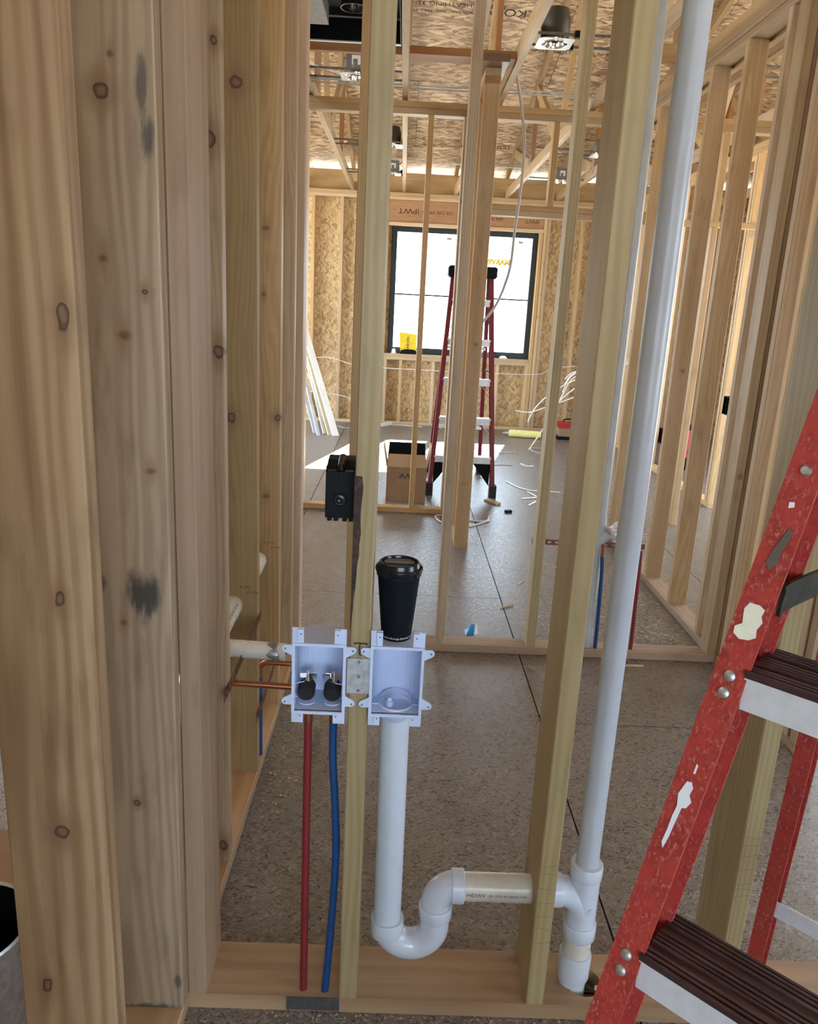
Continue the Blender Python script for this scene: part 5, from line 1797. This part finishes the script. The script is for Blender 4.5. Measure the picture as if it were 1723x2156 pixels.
def can_light(x, y, label, style, z=PLZ + 0.012, bars=None):
    t = thing('recessed_light', label, 'ceiling light', (x, y, z), 'recessed light housings in the ceiling')
    w = 0.088
    seg = 28
    mb = MB()
    vs, fs = [], []
    for zz in (z, z + 0.0015):
        for k in range(seg):
            a = 2 * PI * k / seg
            vs.append((x + 0.062 * math.cos(a), y + 0.062 * math.sin(a), zz))
        for k in range(seg):
            a = 2 * PI * k / seg
            m = max(abs(math.cos(a)), abs(math.sin(a)))
            vs.append((x + w * math.cos(a) / m, y + w * math.sin(a) / m, zz))
    for k in range(seg):
        k2 = (k + 1) % seg
        fs += [(k, k2, seg + k2, seg + k), (2 * seg + k, 3 * seg + k, 3 * seg + k2, 2 * seg + k2), (seg + k, seg + k2, 3 * seg + k2, 3 * seg + k), (k, 2 * seg + k, 2 * seg + k2, k2)]
    mb.add(vs, fs)
    mb.build('frame_plate', 'can_plate', t)
    mb = MB()
    mb.lathe([(0.062, -0.004), (0.064, 0.0), (0.064, 0.055), (0.062, 0.055), (0.060, 0.0), (0.062, -0.004)], M.Translation(V((x, y, z))), 28)
    mb.build('trim_ring', 'chrome', t)
    mb = MB()
    if style == 'can':
        mb.lathe([(0.070, 0.02), (0.072, 0.105), (0.066, 0.118), (0.060, 0.150), (0.0, 0.152)], M.Translation(V((x, y, z))), 28)
        mb.build('housing', 'can_brown', t)
    else:
        mb.lathe([(0.068, 0.02), (0.068, 0.08), (0.0, 0.081)], M.Translation(V((x, y, z))), 24)
        mb.build('housing', 'can_grey', t)
        jb = MB().box((x + 0.005, y - 0.04, z + 0.075), (0.115, 0.05, 0.10)).build('junction_box', 'can_grey', t)
        MB().span((x - 0.02, y - 0.0662, z + 0.05), (x + 0.03, y - 0.0652, z + 0.10)).build('paper_label', 'trim_white', jb)
        wire('flex_lead', [(x + 0.06, y - 0.04, z + 0.09), (x + 0.11, y - 0.04, z + 0.12), (x + 0.10, y - 0.03, z + 0.04), (x + 0.07, y, z + 0.02)], 0.006, 'cable_grey', t)
    b0, b1 = bars
    for dy in (-0.092, 0.092):
        MB().span((b0, y + dy - 0.006, z + 0.012), (b1, y + dy + 0.006, z + 0.024)).build('hanger_bar', 'galv_dark', t)
        MB().box((x + 0.095, y + dy, z + 0.018), (0.03, 0.026, 0.03)).build('bar_clamp', 'black', t)


can_light(0.690, 4.315, 'recessed light with dark bronze can beside the slanting truss chord', 'can', bars=(0.586, 1.154))
can_light(-0.340, 5.105, 'recessed light with grey junction box left of the tall near stud', 'box', bars=(-0.634, -0.066))
can_light(-0.150, 7.13, 'recessed light between far trusses, the one half hidden by the near stud', 'can', bars=(-0.634, -0.066))
can_light(-0.165, 8.60, 'recessed light just under the far eave left of the middle chord', 'box', bars=(-0.634, -0.066))
can_light(1.545, 8.52, 'recessed light with grey box and curled lead near the far eave at right', 'box', bars=(1.196, 1.764))
can_light(1.600, 7.07, 'recessed light with loose wire loop behind the right-hand stud', 'box', bars=(1.196, 1.764))
can_light(2.180, 4.62, 'recessed light glimpsed over the right wall between studs', 'box', bars=(1.806, 2.374))

# ---- open fan housing between the chords
fh_ = thing('fan_housing', 'open black fan housing with a round silver collar, top left', 'fan housing', (-0.35, 4.15, PLZ + 0.012))
x0, x1, y0, y1, z0, z1 = -0.630, -0.070, 3.70, 4.465, PLZ + 0.014, PLZ + 0.125
mb = MB()
mb.span((x0, y1 - 0.004, z0), (x1, y1, z1))
mb.span((x0, y0, z0), (x1, y0 + 0.004, z1))
mb.span((x0, y0 + 0.004, z0), (x0 + 0.004, y1 - 0.004, z1))
mb.span((x1 - 0.004, y0 + 0.004, z0), (x1, y1 - 0.004, z1))
mb.span((x0, y0, z1), (x1, y1, z1 + 0.003))
mb.build('housing', 'black', fh_)
mb = MB()
mb.span((x0, y1 - 0.012, z0 - 0.006), (x1, y1 + 0.004, z0))
mb.span((x0, y0 - 0.004, z0 - 0.006), (x1, y0 + 0.012, z0))
mb.span((x0 + 0.004, y1 - 0.012, z1 - 0.006), (x1 - 0.004, y1 - 0.0045, z1))
mb.build('rim', 'can_plate', fh_)
mb = MB()
mb.lathe([(0.062, 0.0), (0.064, 0.0), (0.066, -0.045), (0.062, -0.045), (0.060, -0.002)], M.Translation(V((-0.295, 4.20, z1 - 0.001))), 32)
mb.build('collar', 'chrome', fh_)
MB().span((x0 + 0.03, 3.95, z0 + 0.02), (-0.425, 4.30, z1 - 0.004)).build('motor_cover', 'can_grey', fh_)

# ---- more electrical boxes
for (y, za, zb, lab) in ((3.435, 1.070, 1.150, 'small black switch box on the right wall between two bright studs'), (4.235, 0.800, 0.885, 'small black outlet box low on the right wall, left of its stud')):
    e2 = thing('electrical_box', lab, 'electrical box', (1.50, y + 0.035, za))
    mb = MB()
    xa, xb, ya, yb = 1.458, 1.530, y, y + 0.062
    mb.span((xb - 0.003, ya, za), (xb, yb, zb))
    mb.span((xa, ya, za), (xb - 0.003, ya + 0.003, zb))
    mb.span((xa, yb - 0.003, za), (xb - 0.003, yb, zb))
    mb.span((xa, ya + 0.003, za), (xb - 0.003, yb - 0.003, za + 0.003))
    mb.span((xa, ya + 0.003, zb - 0.003), (xb - 0.003, yb - 0.003, zb))
    mb.build('box_body', 'black', e2)
    mb = MB()
    mb.tube([(xa + 0.004, ya + 0.03, zb - 0.004), (xa + 0.004, ya + 0.03, za + 0.004)], 0.003, 8)
    mb.build('rib', 'black', e2)

# ---- red boxes further back
tb = thing('tool_box', 'red and black tool box on the far floor behind the right-hand near stud', 'tool box', (2.08, 9.35, 0))
MB().span((1.93, 9.25, 0.0), (2.28, 9.46, 0.04)).build('base', 'black', tb)
MB().span((1.94, 9.26, 0.04), (2.27, 9.45, 0.14)).build('tray', 'card', tb)
MB().span((1.93, 9.25, 0.14), (2.28, 9.46, 0.20)).build('lid', 'red_box', tb)
wire('handle', [(2.0, 9.35, 0.20), (2.02, 9.35, 0.235), (2.19, 9.35, 0.235), (2.21, 9.35, 0.20)], 0.008, 'black', tb)
tb = thing('tool_case', 'red case with black lettering in the side room, seen between right wall studs', 'tool case', (2.92, 7.75, 0))
MB().span((2.74, 7.68, 0.0), (3.12, 7.92, 0.13)).build('base', 'black', tb)
rc = MB().span((2.74, 7.68, 0.13), (3.12, 7.92, 0.40)).build('body', 'red_box', tb)
MB().span((2.80, 7.74, 0.40), (3.05, 7.86, 0.44)).build('lid', 'black', tb)
lettering('Mun', 0.09, frame_from((1, 0, 0), (0, 0, 1), (2.92, 7.679, 0.19)), 'ink', rc)

# ---- metal can at the left edge
cs = MB().span((-1.45, 0.7, 0.0006), (-0.535, 1.88, 0.0046)).build('brown_sheet', 'card')  # flat sheet added to turn the floor brown beside the can
tag(cs, 'brown sheet on the floor under the metal can', 'cardboard')
t = thing('metal_can', 'shiny metal can with a black inside at the left edge by the broad stud', 'can', (-0.735, 1.16, 0))
mc = M.Translation(V((-0.735, 1.16, 0.005)))
MB().lathe([(0.0, 0.0), (0.098, 0.0), (0.102, 0.02), (0.108, 0.34), (0.110, 0.350), (0.113, 0.355), (0.111, 0.360), (0.106, 0.356)], mc, 48).build('can_body', 'galv', t)
MB().lathe([(0.106, 0.356), (0.104, 0.33), (0.099, 0.02), (0.0, 0.02)], mc, 48).build('lining', 'black', t)
